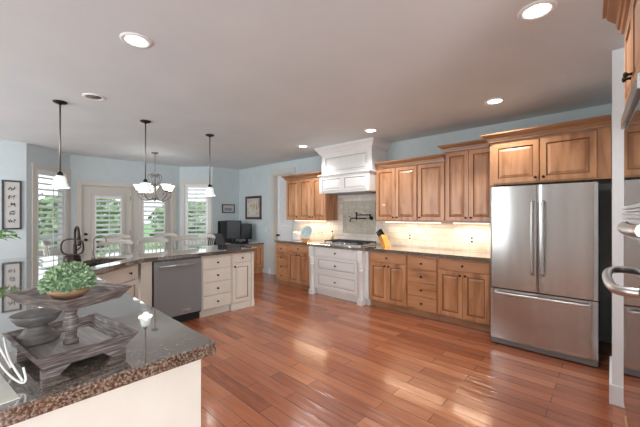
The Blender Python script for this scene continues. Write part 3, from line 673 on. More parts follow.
bm = bm_(); panel(bm, 0.012, ow - 0.012, 0.115, 0.345); o = obj('drawer_front', bm, ['wood_h', 'wood_groove_shade'], t); knob(o, ow / 2, 0.23)
bm = bm_(); box(bm, 0, ow, 0.05, 0.3, 0, 0.1); obj('toe_kick', bm, 'crown', t)
bm = bm_(); sweep(bm, [(a * 1.15, UT + 0.001 + b * 1.5) for a, b in CR], [(0.0, -0.021), (ow, -0.021)]); obj('crown', bm, 'crown', t)
# double wall oven
t2 = thing('wall_oven', 'stainless double wall oven with black glass and thick bar handle at right edge', 'oven', (t0.x, t0.y, 0), oang)
x0, x1 = 0.008, ow - 0.008
bm = bm_(); box(bm, x0, x1, -0.012, -0.001, 0.37, 1.99, 0.002); obj('trim_frame', bm, 'steel_bar', t2)
bm = bm_(); box(bm, x0, x1, -0.035, -0.0125, 1.925, 1.985, 0.004); obj('top_trim', bm, 'steel_bar', t2)
bm = bm_(); box(bm, x0 + 0.003, x1 - 0.003, -0.022, -0.0125, 1.50, 1.92, 0.002); obj('upper_oven_door', bm, 'oven_glass', t2)
bm = bm_()
for k in range(5): box(bm, x0 + 0.004, x1 - 0.004, -0.030, -0.0125, 1.425 + k * 0.014, 1.434 + k * 0.014, 0.002)
obj('vent_louvres', bm, 'steel_bar', t2)
bm = bm_(); tube(bm, spline([(x0, -0.016, 1.392), (x0 + 0.1, -0.030, 1.388), ((x0 + x1) / 2, -0.038, 1.385), (x1 - 0.1, -0.030, 1.388), (x1, -0.016, 1.392)], 5), 0.026, 10); obj('control_panel', bm, 'steel_bar', t2)
bm = bm_(); box(bm, x0 + 0.003, x1 - 0.003, -0.024, -0.0125, 0.42, 1.345, 0.002); od = obj('lower_oven_door', bm, 'oven_glass', t2)
bm = bm_(); tube(bm, spline([(0.035, -0.02, 1.155), (0.055, -0.06, 1.152), (0.10, -0.085, 1.148), (0.22, -0.098, 1.145), (0.38, -0.102, 1.145), (0.54, -0.098, 1.145), (0.66, -0.085, 1.148), (0.705, -0.06, 1.152), (0.725, -0.02, 1.155)], 6), 0.019, 12); obj('handle', bm, 'steel_bar', od)

# ---------------------------------------------------------------- on the range worktop
CT = 0.9305
t = thing('gas_cooktop', 'stainless gas cooktop with black grates under the white hood', 'cooktop', (-3.5, 4.50, CT))
bm = bm_(); box(bm, -0.455, 0.455, -0.27, 0.26, 0, 0.022, 0.006); obj('tray', bm, 'steel_bar', t)
for k in range(3):
    x0 = -0.44 + k * 0.295; x1 = x0 + 0.288; bm = bm_(); z = 0.058
    for a in (x0 + 0.006, (x0 + x1) / 2, x1 - 0.006): box(bm, a - 0.006, a + 0.006, -0.16, 0.25, z - 0.012, z, 0.002)
    for b in (-0.16, -0.06, 0.045, 0.15, 0.25): box(bm, x0, x1, b - 0.006, b + 0.006, z - 0.012, z + 0.001, 0.002)
    for a in (x0 + 0.012, x1 - 0.012):
        for b in (-0.15, 0.24): box(bm, a - 0.007, a + 0.007, b - 0.007, b + 0.007, 0.022, z - 0.012)
    obj('grate', bm, 'iron', t)
for x, y in ((-0.30, -0.06), (-0.30, 0.15), (0, 0.045), (0.30, -0.06), (0.30, 0.15)):
    bm = bm_(); lathe(bm, [(0.05, 0.022), (0.05, 0.03), (0.035, 0.034), (0.035, 0.042), (0.01, 0.044)], (x, y, 0), 16); obj('burner', bm, 'black', t)
for k in range(5):
    bm = bm_(); lathe(bm, [(0.022, 0.022), (0.020, 0.046), (0.008, 0.048)], (-0.2 + k * 0.1, -0.222, 0), 14); obj('knob', bm, 'chrome', t)
# pot filler
t = thing('pot_filler', 'dark bronze folding pot filler tap on the mosaic inset', 'tap', (-3.215, WY - 0.0175, 1.40))
bm = bm_(); lathe(bm, [(0.035, 0.0), (0.035, -0.012), (0.016, -0.02), (0.016, -0.05)], (0, 0, 0), 14, 'y'); obj('wall_flange', bm, 'bronze', t)
bm = bm_(); tube(bm, [(0, -0.05, -0.02), (0, -0.05, 0.08)], 0.014, 10); tube(bm, [(0, -0.05, 0.06), (-0.27, -0.10, 0.06)], 0.009, 8); tube(bm, [(-0.27, -0.10, 0.11), (-0.27, -0.10, -0.03)], 0.013, 10)
tube(bm, [(-0.27, -0.10, -0.005), (-0.02, -0.16, -0.005)], 0.009, 8); obj('folding_arm', bm, 'bronze', t)
bm = bm_(); tube(bm, spline([(-0.27, -0.10, 0.0), (-0.36, -0.11, 0.0), (-0.40, -0.115, -0.02), (-0.405, -0.115, -0.08)], 5), 0.011, 8); obj('spout', bm, 'bronze', t)
bm = bm_(); tube(bm, [(-0.30, -0.10, 0.10), (-0.24, -0.10, 0.10)], 0.009, 8); tube(bm, [(-0.40, -0.115, 0.02), (-0.44, -0.115, 0.03)], 0.008, 8); obj('lever', bm, 'bronze', t)
# knife block and knives
kx, ky = -2.80, 4.60; kb = math.radians(-18)
t = thing('knife_block', 'slanted blond wood knife block right of the cooktop', 'knife block', (kx, ky, CT), kb)
def block_pts(): return [(-0.005, 0.0), (0.085, 0.0), (-0.02, 0.195), (-0.105, 0.125)]   # x,z profile, leaning left
bm = bm_(); pr = block_pts(); A = [bm.verts.new((x, -0.055, z)) for x, z in pr]; B = [bm.verts.new((x, 0.055, z)) for x, z in pr]
for j in range(4): bm.faces.new([A[j], A[(j + 1) % 4], B[(j + 1) % 4], B[j]])
bm.faces.new(A); bm.faces.new(B[::-1]); obj('block', bm, 'block', t)
dirn = Vector((-0.075, 0, 0.215 - 0.0)).normalized(); dirn = Vector((-0.66, 0, 0.751))
spots = [(0.18, -0.035), (0.18, 0.0), (0.18, 0.035), (0.5, -0.035), (0.5, 0.0), (0.5, 0.035), (0.82, -0.025), (0.82, 0.025)]
rows = ['lowest row', 'middle row', 'top row']
for i, (u, v) in enumerate(spots):
    p = Vector((-0.105 + 0.085 * u, v, 0.125 + 0.07 * u)); w = Matrix.Rotation(kb, 3, 'Z') @ p
    k = thing('kitchen_knife', 'black-handled kitchen knife standing in the blond wood knife block', 'knife', (kx + w.x, ky + w.y, CT + w.z), kb, 'knives in the knife block')
    ln = 0.125 + 0.016 * (i % 3)
    bm = bm_(); tube(bm, [dirn * 0.004, dirn * 0.03, dirn * ln * 0.7, dirn * ln], [0.008, 0.010, 0.011, 0.009], 8); obj('handle', bm, 'black', k)
    bm = bm_(); tube(bm, [dirn * 0.0008, dirn * 0.005], 0.0095, 8); obj('bolster', bm, 'steel_bar', k)
# plate on stand
t = thing('plate_stand', 'small wooden easel stand holding the pale blue plate', 'stand', (-4.58, 4.52, CT))
bm = bm_()
for s in (-0.055, 0.055):
    tube(bm, spline([(s, -0.085, 0.045), (s, -0.07, 0.014), (s, -0.01, 0.014), (s, 0.05, 0.14)], 5), 0.007, 8); tube(bm, [(s, -0.01, 0.014), (s, 0.09, 0.0085)], 0.007, 8)
tube(bm, [(-0.055, -0.01, 0.012), (0.055, -0.01, 0.012)], 0.006, 8); tube(bm, [(-0.055, 0.045, 0.13), (0.055, 0.045, 0.13)], 0.005, 8); box(bm, -0.07, 0.07, -0.065, -0.055, 0.006, 0.05, 0.002)
obj('easel', bm, 'block', t)
t = thing('serving_plate', 'oval pale blue plate propped on a stand left of the cooktop', 'plate', (-4.58, 4.52, CT))
bm = bm_(); lathe(bm, [(0.0005, 0.0), (0.085, 0.0), (0.105, -0.012), (0.150, -0.024), (0.152, -0.020), (0.108, -0.006), (0.085, 0.008), (0.0005, 0.008)], (0, 0, 0), 36, 'y', sx=1.12, sy=0.92, close=False)
for v in bm.verts: v.co = Matrix.Rotation(math.radians(-18), 3, 'X') @ v.co + Vector((0, -0.0, 0.175))
o = obj('rim_and_back', bm, 'platew', t)
bm = bm_(); lathe(bm, [(0.0005, -0.0015), (0.084, -0.0015), (0.104, -0.0135), (0.122, -0.0185)], (0, 0, 0), 36, 'y', sx=1.12, sy=0.92, close=False)
for v in bm.verts: v.co = Matrix.Rotation(math.radians(-18), 3, 'X') @ v.co + Vector((0, -0.0, 0.175))
obj('glazed_well', bm, 'plate', t)
t = thing('ceramic_crock', 'white ceramic crock between the pantry door and the blue plate', 'crock', (-4.93, 4.55, CT))
bm = bm_(); lathe(bm, [(0.0005, 0), (0.085, 0), (0.098, 0.02), (0.10, 0.15), (0.106, 0.165), (0.100, 0.168), (0.092, 0.15), (0.088, 0.02), (0.0005, 0.012)], (0, 0, 0), 24, close=False); obj('body', bm, 'ceramic', t)
t = thing('oil_bottle', 'small oil bottle with dark cap behind the cooktop', 'bottle', (-4.08, 4.73, CT))
bm = bm_(); lathe(bm, [(0.0005, 0), (0.03, 0.0), (0.031, 0.10), (0.0005, 0.10)], (0, 0, 0), 16, close=False); obj('oil_filled_body', bm, 'oil', t)
bm = bm_(); lathe(bm, [(0.031, 0.1005), (0.028, 0.13), (0.013, 0.15), (0.013, 0.185)], (0, 0, 0), 16); obj('clear_neck', bm, 'glassy', t)
bm = bm_(); lathe(bm, [(0.015, 0.1855), (0.015, 0.21), (0.006, 0.215)], (0, 0, 0), 12); obj('cap', bm, 'black', t)
# outlets
def outlet(x, z, label, y=WY - 0.0125, double=False, sw=False):
    t = thing('wall_outlet', label, 'outlet' if not sw else 'switch', (x, y, z), 0, 'outlets on the range wall')
    bm = bm_(); w = 0.036; box(bm, -w, w, -0.006, -0.0003, -0.058, 0.058, 0.002); obj('cover_plate', bm, 'outlet', t)
    bm = bm_()
    if sw: box(bm, -0.008, 0.008, -0.014, -0.0062, -0.014, 0.014, 0.002); obj('toggle', bm, 'outlet', t)
    else:
        for s in (-0.026, 0.026): box(bm, -0.016, 0.016, -0.008, -0.0062, s - 0.014, s + 0.014, 0.001)
        obj('receptacle', bm, 'slot', t)
outlet(-1.49, 1.095, 'white outlet on the backsplash nearest the refrigerator')
outlet(-2.463, 1.095, 'white outlet on the backsplash right of the knife block')
outlet(-4.458, 1.12, 'white outlet on the backsplash right of the blue plate')
outlet(-6.397, 1.09, 'small white switch on the blue wall below the large framed picture', WY - 0.0005, sw=True)
# under-cabinet lights
def strip(x0, x1, label):
    t = thing('cabinet_light', label, 'light', ((x0 + x1) / 2, 4.62, UZ - 0.001), 0, 'lights under the wall cabinets')
    w = (x1 - x0) / 2
    solidbox('housing', (-w, w, -0.025, 0.025, -0.012, 0.0), 'outlet', t); solidbox('lens', (-w + 0.01, w - 0.01, -0.018, 0.018, -0.016, -0.0122), 'led', t)
    l = bpy.data.lights.new('strip_glow', 'AREA'); l.shape = 'RECTANGLE'; l.size = 2 * w; l.size_y = 0.03; l.energy = UNDER_POWER; l.color = (1, 0.77, 0.53)
    o = bpy.data.objects.new('strip_glow', l); COL.objects.link(o); o.parent = t; o.location = (0, 0, -0.02)
strip(-5.05, -4.15, 'warm strip light under the wall cabinets left of the hood')
strip(-2.80, -1.85, 'warm strip light under the three-door wall cabinets right of the hood')
strip(-1.68, -1.2, 'short warm strip light under the taller cabinet beside the refrigerator')

# ---------------------------------------------------------------- on the island worktop
TZ = 0.9305
def flared_tray(bm_side, bm_floor, hx, hy, z0, h, fl, th=0.012):
    """four flared sides; hx, hy = half-size at the bottom"""
    i0 = [(-hx, -hy), (hx, -hy), (hx, hy), (-hx, hy)]; o1 = [(-hx - fl, -hy - fl), (hx + fl, -hy - fl), (hx + fl, hy + fl), (-hx - fl, hy + fl)]
    def ring(p, z, d): return [bm_side.verts.new((x + (d if x > 0 else -d), y + (d if y > 0 else -d), z)) for x, y in p]
    ob, ot, it, ib = ring(i0, z0, 0), ring(o1, z0 + h, 0), ring(o1, z0 + h, -th), ring(i0, z0 + 0.012, -th)
    for a, b in ((ob, ot), (ot, it), (it, ib)):
        for k in range(4): bm_side.faces.new([a[k], a[(k + 1) % 4], b[(k + 1) % 4], b[k]])
    bm_side.faces.new(ob[::-1])
    box(bm_floor, -hx + th - 0.004, hx - th + 0.004, -hy + th - 0.004, hy - th + 0.004, z0 + 0.008, z0 + 0.0135)
t = thing('tiered_tray', 'two-tier weathered grey wood tray on the island corner', 'tray', (-1.487, 0.222, TZ), math.radians(8))
b1, b2 = bm_(), bm_(); flared_tray(b1, b2, 0.165, 0.118, 0.028, 0.052, 0.035); obj('lower_tray', b1, 'driftwood', t); obj('lower_tray_floor', b2, 'driftwood_floor', t)
for sx in (-1, 1):
    for sy in (-1, 1):
        bm = bm_(); x = sx * 0.148; pr = [(0.122, 0.0), (0.078, 0.0), (0.045, 0.0275), (0.122, 0.0275)]
        A = [bm.verts.new((x - 0.012, sy * y, z)) for y, z in pr]; B = [bm.verts.new((x + 0.012, sy * y, z)) for y, z in pr]
        for j in range(4): bm.faces.new([A[j], A[(j + 1) % 4], B[(j + 1) % 4], B[j]])
        bm.faces.new(A); bm.faces.new(B[::-1]); obj('foot', bm, 'driftwood', t)
bm = bm_(); lathe(bm, [(0.024, 0.042), (0.024, 0.055), (0.017, 0.062), (0.019, 0.085), (0.026, 0.11), (0.022, 0.135), (0.016, 0.15), (0.020, 0.158), (0.020, 0.165), (0.028, 0.175), (0.028, 0.198)], (0, 0, 0), 18); obj('turned_post', bm, 'driftwood', t)
b1, b2 = bm_(), bm_(); flared_tray(b1, b2, 0.135, 0.092, 0.20, 0.042, 0.030, 0.010)
for b in (b1, b2):
    for v in b.verts: v.co = Matrix.Rotation(math.radians(16), 3, 'Z') @ v.co
obj('upper_tray', b1, 'driftwood', t); obj('upper_tray_floor', b2, 'driftwood', t)
# succulent bowl on the upper tier
t = thing('planted_bowl', 'round grey-green plant in a tan bowl on the upper tray tier', 'plant', (-1.474, 0.214, TZ + 0.214))
bm = bm_(); lathe(bm, [(0.0005, 0), (0.04, 0), (0.060, 0.02), (0.068, 0.036), (0.064, 0.038), (0.0005, 0.034)], (0, 0, 0), 24, close=False); obj('bowl', bm, 'tan_bowl', t)
bm = bm_(); rnd = random.Random(3)
for i in range(1300):
    u = rnd.random(); a = rnd.random() * 2 * PI; th = math.acos(1 - u * 1.15)
    rr = 0.80 + 0.22 * rnd.random()
    c = Vector((0.079 * rr * math.sin(th) * math.cos(a), 0.079 * rr * math.sin(th) * math.sin(a), 0.050 + 0.076 * rr * math.cos(th)))
    n = (Vector((c.x, c.y, (c.z - 0.035))).normalized() + Vector((rnd.gauss(0, .35), rnd.gauss(0, .35), rnd.gauss(0, .35)))).normalized(); x = n.orthogonal().normalized(); x = Matrix.Rotation(rnd.random() * 6.3, 3, n) @ x; y = n.cross(x)
    l, w = 0.008 + 0.005 * rnd.random(), 0.0032 + 0.0015 * rnd.random()
    q = [c - n * 0.004, c + x * l * 0.5 + y * w + n * 0.005, c + x * l + n * 0.010, c + x * l * 0.5 - y * w + n * 0.005]
    bm.faces.new([bm.verts.new(p) for p in q]); bm.faces.new([bm.verts.new(p - n * 0.002) for p in q[::-1]])
lathe(bm, [(0.060, 0.036), (0.064, 0.055), (0.054, 0.085), (0.02, 0.106)], (0, 0, 0), 16)
obj('foliage', bm, 'leaf_blue', t)
# pedestal bowl on the lower tier
t = thing('pedestal_bowl', 'dark pewter pedestal bowl on the lower tray tier', 'bowl', (-1.605, 0.136, TZ + 0.042))
bm = bm_(); lathe(bm, [(0.0005, 0), (0.068, 0), (0.071, 0.008), (0.066, 0.016), (0.056, 0.019), (0.058, 0.026), (0.052, 0.033), (0.042, 0.036), (0.043, 0.042), (0.034, 0.048), (0.030, 0.055), (0.034, 0.060)], (0, 0, 0), 28, close=False); obj('ringed_base', bm, 'pewter_pot', t)
bm = bm_(); lathe(bm, [(0.0005, 0.0605), (0.036, 0.0605), (0.058, 0.073), (0.073, 0.095), (0.077, 0.106), (0.073, 0.107), (0.065, 0.094), (0.0005, 0.074)], (0, 0, 0), 28, close=False); obj('shallow_bowl', bm, 'pewter_pot', t)
# mat and white cord at the left edge
bm = bm_(); box(bm, -0.36, 0, -0.26, 0, 0, 0.004, 0.001); o = obj('counter_mat', bm, 'paper'); o.location = (-1.228, 0.068, TZ); o.rotation_euler = (0, 0, math.radians(8)); tag(o, 'pale flat mat lying on granite at the left edge', 'mat')
t = thing('coiled_cord', 'white coiled cord looped beside the lower wooden tray', 'cord', (-1.35, 0.03, TZ + 0.0045))
bm = bm_(); tube(bm, spline([(0.045, 0.05, 0.055), (0.055, 0.055, 0.02), (0.05, 0.045, 0.012), (0.0, 0.02, 0.03), (-0.10, 0.0, 0.05), (-0.22, 0.0, 0.06), (-0.30, -0.06, 0.04), (-0.2, -0.16, 0.02), (0.0, -0.14, 0.015), (0.05, -0.06, 0.008), (0.0, -0.02, 0.006), (-0.12, -0.05, 0.006)], 7), 0.003, 8)
obj('cable', bm, 'cord', t)
bm = bm_(); tube(bm, spline([(-0.10, 0.03, 0.012), (-0.13, 0.0, 0.09), (-0.22, -0.01, 0.12), (-0.28, -0.03, 0.05), (-0.22, -0.04, 0.012), (-0.12, -0.02, 0.04)], 7), 0.003, 8); tube(bm, spline([(0.045, 0.05, 0.012), (0.02, 0.03, 0.055), (-0.06, 0.02, 0.075), (-0.16, 0.015, 0.10)], 6), 0.003, 8)
obj('loop', bm, 'cord', t)
# potted plant at the left edge
t = thing('potted_plant', 'leafy green potted plant reaching in at the left edge above the worktop', 'plant', (-4.80, -0.12, TZ))
bm = bm_(); lathe(bm, [(0.0005, 0), (0.07, 0), (0.085, 0.13), (0.092, 0.14), (0.08, 0.14), (0.076, 0.12), (0.0005, 0.12)], (0, 0, 0), 20, close=False); obj('pot', bm, 'ceramic', t)
stems = []; bs, bl = bm_(), bm_(); rnd = random.Random(11)
for i in range(16):
    a = rnd.uniform(0, 2 * PI) if i > 6 else rnd.uniform(PI * 0.35, PI * 0.7)
    R = rnd.uniform(0.10, 0.30) if i > 6 else rnd.uniform(0.2, 0.36); Ht = rnd.uniform(0.22, 0.36)
    e = Vector((R * math.cos(a), R * math.sin(a), Ht)); m_ = Vector((0.35 * e.x, 0.35 * e.y, Ht * 0.95)); tube(bs, spline([(0, 0, 0.12), tuple(m_), tuple(e)], 5), 0.003, 6)
    for j in range(3):
        c = e if j == 0 else m_.lerp(e, 0.4 + 0.3 * j - 0.3 * rnd.random()); d = Vector((math.cos(a + rnd.gauss(0, .7)), math.sin(a + rnd.gauss(0, .7)), -0.15)).normalized(); s = d.cross(Vector((0, 0, 1))).normalized()
        l, w = rnd.uniform(0.07, 0.10), rnd.uniform(0.02, 0.03)
        L_ = [c + d * l * f + s * w * g + Vector((0, 0, h_)) for f, g, h_ in ((0, 0, 0), (0.3, 0.9, 0.008), (0.65, 0.8, 0.0), (1, 0, -0.02), (0.65, -0.8, 0.0), (0.3, -0.9, 0.008))]
        top = [bl.verts.new(p) for p in L_]; bot = [bl.verts.new(p - Vector((0, 0, 0.002))) for p in L_]
        bl.faces.new(top); bl.faces.new(bot[::-1])
        for q in range(6): bl.faces.new([bot[q], bot[(q + 1) % 6], top[(q + 1) % 6], top[q]])
obj('stems', bs, 'leaf', t); obj('leaves', bl, 'leaf', t)
# faucet, filter tap, holder
fp = SC + nd * 0.30 - td * 0.05
t = thing('kitchen_faucet', 'dark bronze pull-down faucet with high arched neck behind the sink', 'faucet', (-4.62, 0.726, TZ))
bm = bm_(); lathe(bm, [(0.034, 0), (0.034, 0.012), (0.022, 0.03), (0.020, 0.16), (0.017, 0.18)], (0, 0, 0), 16); obj('base', bm, 'bronze', t)
dv = Vector((0.99, 0.14))
def fpt(r, z): return (dv.x * r, dv.y * r, z)
arc = [fpt(0.0, 0.17), fpt(0.0, 0.30), fpt(0.015, 0.355), fpt(0.06, 0.385), fpt(0.105, 0.355), fpt(0.12, 0.29)]
bm = bm_(); tube(bm, spline(arc, 6), 0.0135, 10); obj('spout', bm, 'bronze', t)
bm = bm_(); tube(bm, [fpt(0.12, 0.295), fpt(0.128, 0.24), fpt(0.132, 0.19), fpt(0.132, 0.17)], [0.015, 0.019, 0.021, 0.018], 12); obj('spray_head', bm, 'bronze', t)
bm = bm_(); tube(bm, [(td.x * 0.02, td.y * 0.02, 0.11), (td.x * 0.05, td.y * 0.05, 0.115), (td.x * 0.10, td.y * 0.10, 0.15)], [0.012, 0.009, 0.006], 8); obj('lever', bm, 'bronze', t)
t = thing('filter_tap', 'slim grey gooseneck filter tap beside the sink', 'faucet', (-4.60, 0.90, TZ))
bm = bm_(); lathe(bm, [(0.022, 0), (0.022, 0.01), (0.012, 0.02), (0.012, 0.08)], (0, 0, 0), 14); obj('base', bm, 'pewter', t)
bm = bm_(); tube(bm, spline([(0, 0, 0.075), (0, 0, 0.20), (0.02, 0.02, 0.255), (0.06, 0.06, 0.275), (0.10, 0.10, 0.25), (0.11, 0.11, 0.20)], 6), 0.008, 8); obj('gooseneck', bm, 'pewter', t)
hx_, hy_ = -4.435, 0.672
t = thing('loop_holder', 'dark holder with an oval wire loop standing in front of the faucet', 'holder', (hx_, hy_, TZ))
bm = bm_(); lathe(bm, [(0.082, 0), (0.086, 0.015), (0.078, 0.03), (0.080, 0.06), (0.06, 0.075)], (0, 0, 0), 20); obj('base', bm, 'bronze', t)
bm = bm_(); u = Vector((0.731, 0.682, 0)); n = 40; pts = []
for k in range(n):
    a = 2 * PI * k / n; cx_, cz_ = math.cos(a), math.sin(a)
    pts.append(u * (0.125 * math.copysign(abs(cx_) ** 0.7, cx_)) + Vector((0, 0, 0.165 + 0.088 * math.copysign(abs(cz_) ** 0.7, cz_))))
tube(bm, pts, 0.009, 8, True); obj('wire_loop', bm, 'bronze', t)

# ---------------------------------------------------------------- stools and chairs
def seat_thing(name, label, cat, group, sh, top, w):
    t = thing(name, label, cat, (0, 0, 0), 0, group)     # sits facing +x (back at -x)
    bm = bm_(); pts = []
    for k in range(20):
        a = 2 * PI * k / 20; pts.append((0.2 * math.copysign(abs(math.cos(a)) ** 0.75, math.cos(a)), w * 0.47 * math.copysign(abs(math.sin(a)) ** 0.75, math.sin(a))))
    prism(bm, pts, sh - 0.035, sh, 0.008); obj('seat', bm, 'stool', t)
    for sx in (-1, 1):
        for sy in (-1, 1):
            bm = bm_(); tube(bm, [(sx * 0.13, sy * 0.14, sh - 0.034), (sx * 0.155, sy * 0.165, sh * 0.5), (sx * 0.18, sy * 0.19, 0.0)], [0.016, 0.021, 0.014], 8); obj('leg', bm, 'stool', t)
    z = sh * 0.38
    for a in (((-0.163, -0.172, z), (-0.163, 0.172, z)), ((0.163, -0.172, z), (0.163, 0.172, z)), ((-0.16, -0.17, z + 0.06), (0.16, -0.17, z + 0.06)), ((-0.16, 0.17, z + 0.06), (0.16, 0.17, z + 0.06))):
        bm = bm_(); tube(bm, a, 0.010, 8); obj('stretcher', bm, 'stool', t)
    # crest rail, bowed in plan, dropping at the ends
    bm = bm_(); n = 14; rings = []
    for k in range(n + 1):
        s = -1 + 2 * k / n; y = s * w / 2; x = -0.245 + 0.05 * s * s; zt = top - 0.045 * abs(s) ** 3; zb = top - 0.075 - 0.02 * abs(s) ** 3
        rings.append([bm.verts.new(p) for p in ((x - 0.011, y, zb), (x + 0.011, y, zb), (x + 0.013, y, (zb + zt) / 2), (x + 0.008, y, zt), (x - 0.008, y, zt), (x - 0.013, y, (zb + zt) / 2))])
    for a, b in zip(rings, rings[1:]):
        for j in range(6): bm.faces.new([a[j], a[(j + 1) % 6], b[(j + 1) % 6], b[j]])
    bm.faces.new(rings[0]); bm.faces.new(rings[-1][::-1]); obj('crest_rail', bm, 'stool', t)
    for k in range(7):
        s = -0.82 + 1.64 * k / 6
        bm = bm_(); tube(bm, [(-0.155 + 0.03 * s * s, s * w * 0.40, sh - 0.002), (-0.245 + 0.05 * s * s, s * w / 2, top - 0.078)], [0.009, 0.007], 8); obj('spindle', bm, 'stool', t)
    return t
s0 = seat_thing('bar_stool', '', 'stool', 'bar stools along the peninsula', 0.66, 1.095, 0.46)
s0.location = (-5.24, 1.335, 0); s0['label'] = 'white spindle-back bar stool behind the sink, leftmost of three at the peninsula'
dup(s0, (-5.24, 1.865, 0), 0, 'white spindle-back bar stool in the middle of the three at the peninsula')
dup(s0, (-5.24, 2.40, 0), 0, 'white spindle-back bar stool nearest the desk, rightmost of three at the peninsula')
c0 = seat_thing('dining_chair', '', 'chair', 'chairs in the breakfast nook', 0.46, 1.06, 0.46)
c0.location = (-7.25, 1.85, 0); c0['label'] = 'white spindle-back dining chair in front of the nook door, behind the bar stools'
dup(c0, (-6.45, 0.86, 0), math.radians(75), 'white dining chair turned sideways in front of the leftmost shuttered window')
dup(c0, (-7.1, 2.72, 0), math.radians(-15), 'white dining chair under the chandelier, behind the middle bar stool')
dup(c0, (-6.20, 3.02, 0), math.radians(-70), 'white dining chair nearest the desk chair, in front of the right shutters')

# ---------------------------------------------------------------- desk corner
t = thing('corner_desk', 'built-in wood desk with dark worktop in the corner beside the pantry door', 'desk', (-7.59, WY, 0))
bm = bm_(); box(bm, 0, 1.13, -0.66, -0.002, 0.72, 0.76, 0.006); obj('desktop', bm, 'granite', t)
bm = bm_(); box(bm, 0.55, 1.10, -0.62, -0.002, 0.10, 0.719); box(bm, 0.55, 1.06, -0.58, -0.002, 0, 0.10); obj('pedestal', bm, 'wood', t)
bm = bm_(); panel(bm, 0, 0.56, 0.16, 0.68, yf=-0.02, fw=0.06)
for v in bm.verts: v.co = Matrix.Rotation(PI / 2, 3, 'Z') @ v.co + Vector((1.1005, -0.60, 0))
obj('end_panel', bm, ['wood', 'wood_groove_shade'], t)
bm = bm_(); panel(bm, 0.57, 1.08, 0.53, 0.70, slab=True)
for v in bm.verts: v.co.y -= 0.6205
o = obj('drawer_front', bm, ['wood_h', 'wood_groove_shade'], t); knob(o, 0.825, 0.615, -0.641)
bm = bm_(); panel(bm, 0.57, 1.08, 0.12, 0.52)
for v in bm.verts: v.co.y -= 0.6205
o = obj('door', bm, ['wood', 'wood_groove_shade'], t); knob(o, 0.61, 0.47, -0.641)
DZ = 0.7605
def monitor(label, loc, rz, w, h, group=None):
    t = thing('computer_monitor', label, 'monitor', loc, rz)
    bm = bm_(); box(bm, -0.11, 0.11, -0.08, 0.08, 0, 0.015, 0.004); box(bm, -0.025, 0.025, 0.0, 0.03, 0.015, 0.14); obj('stand', bm, 'black', t)
    bm = bm_(); box(bm, -w / 2, w / 2, -0.03, 0.012, 0.08, 0.08 + h, 0.006); c = obj('casing', bm, 'black', t)
    solidbox('screen', (-w / 2 + 0.012, w / 2 - 0.012, -0.0315, -0.0302, 0.095, 0.068 + h), 'screen', t)
    return t
monitor('large black computer monitor at the corner of the desk', (-7.19, 4.43, DZ), math.radians(35), 0.38, 0.48)
monitor('smaller black computer monitor right of the large one on the desk', (-6.90, 4.62, DZ), math.radians(28), 0.28, 0.40)
t = thing('computer_tower', 'dark grey computer tower left of the large monitor against the wall', 'computer', (-7.505, 4.36, DZ), 0)
bm = bm_(); box(bm, -0.08, 0.08, -0.17, 0.17, 0, 0.55, 0.008); obj('case', bm, mat('grey_case', (0.07, 0.075, 0.08), 0.45, 0.3, 0, 0.2), t); solidbox('front_panel', (-0.075, 0.075, -0.176, -0.1705, 0.01, 0.54), 'black', t)
t = thing('keyboard', 'dark keyboard in front of the monitors on the desk', 'keyboard', (-6.87, 4.33, DZ), math.radians(10))
bm = bm_(); box(bm, -0.2, 0.2, -0.06, 0.06, 0, 0.015, 0.003); obj('base', bm, 'black', t)
bm = bm_()
for r in range(4):
    for k in range(14): box(bm, -0.19 + k * 0.027, -0.167 + k * 0.027, -0.052 + r * 0.027, -0.029 + r * 0.027, 0.0152, 0.021)
obj('keys', bm, 'iron', t)
t = thing('paper_stack', 'small stack of white papers at the right of the desk', 'papers', (-6.60, 4.62, DZ), 0.1)
for k in range(3): solidbox('sheet', (-0.10 + k * 0.006, 0.10 + k * 0.006, -0.13 - k * 0.008, 0.13 - k * 0.008, k * 0.006, k * 0.006 + 0.0055), 'mat_board', t)
t = thing('desk_phone', 'dark handset lying on the desk right of the keyboard', 'phone', (-6.56, 4.34, DZ), -0.2)
bm = bm_(); box(bm, -0.06, 0.06, -0.08, 0.08, 0, 0.025, 0.006); obj('base', bm, 'black', t); bm = bm_(); tube(bm, spline([(-0.03, -0.08, 0.035), (-0.03, -0.04, 0.045), (-0.03, 0.04, 0.045), (-0.03, 0.08, 0.035)], 4), 0.016, 8); obj('handset', bm, 'black', t)
# office chair
t = thing('office_chair', 'black mesh office chair pulled up to the corner desk', 'chair', (-6.72, 3.86, 0), math.radians(115))
bm = bm_()
for k in range(5):
    a = 2 * PI * k / 5; tube(bm, [(0, 0, 0.09), (0.28 * math.cos(a), 0.28 * math.sin(a), 0.06)], [0.022, 0.014], 8)
obj('star_base', bm, 'black', t)
for k in range(5):
    a = 2 * PI * k / 5; bm = bm_(); lathe(bm, [(0.03, -0.02), (0.03, 0.02)], (0.28 * math.cos(a), 0.28 * math.sin(a), 0.03), 12, 'y'); obj('caster', bm, 'black', t)
bm = bm_(); tube(bm, [(0, 0, 0.09), (0, 0, 0.44)], 0.025, 10); obj('gas_column', bm, 'black', t)
bm = bm_(); box(bm, -0.24, 0.24, -0.24, 0.24, 0.44, 0.51, 0.025); obj('seat', bm, 'mesh_fabric', t)
bm = bm_(); n = 8; ra = []
for i in range(n + 1):
    z = 0.60 + 0.44 * i / n; hwid_ = 0.20 + 0.03 * math.sin(PI * i / n); ra.append([bm.verts.new((-0.24 - 0.10 * i / n + d_, y_, z)) for y_, d_ in ((-hwid_, 0.02), (0, -0.02), (hwid_, 0.02))] + [bm.verts.new((-0.255 - 0.10 * i / n + d_, y_, z)) for y_, d_ in ((hwid_, 0.02), (0, -0.02), (-hwid_, 0.02))])
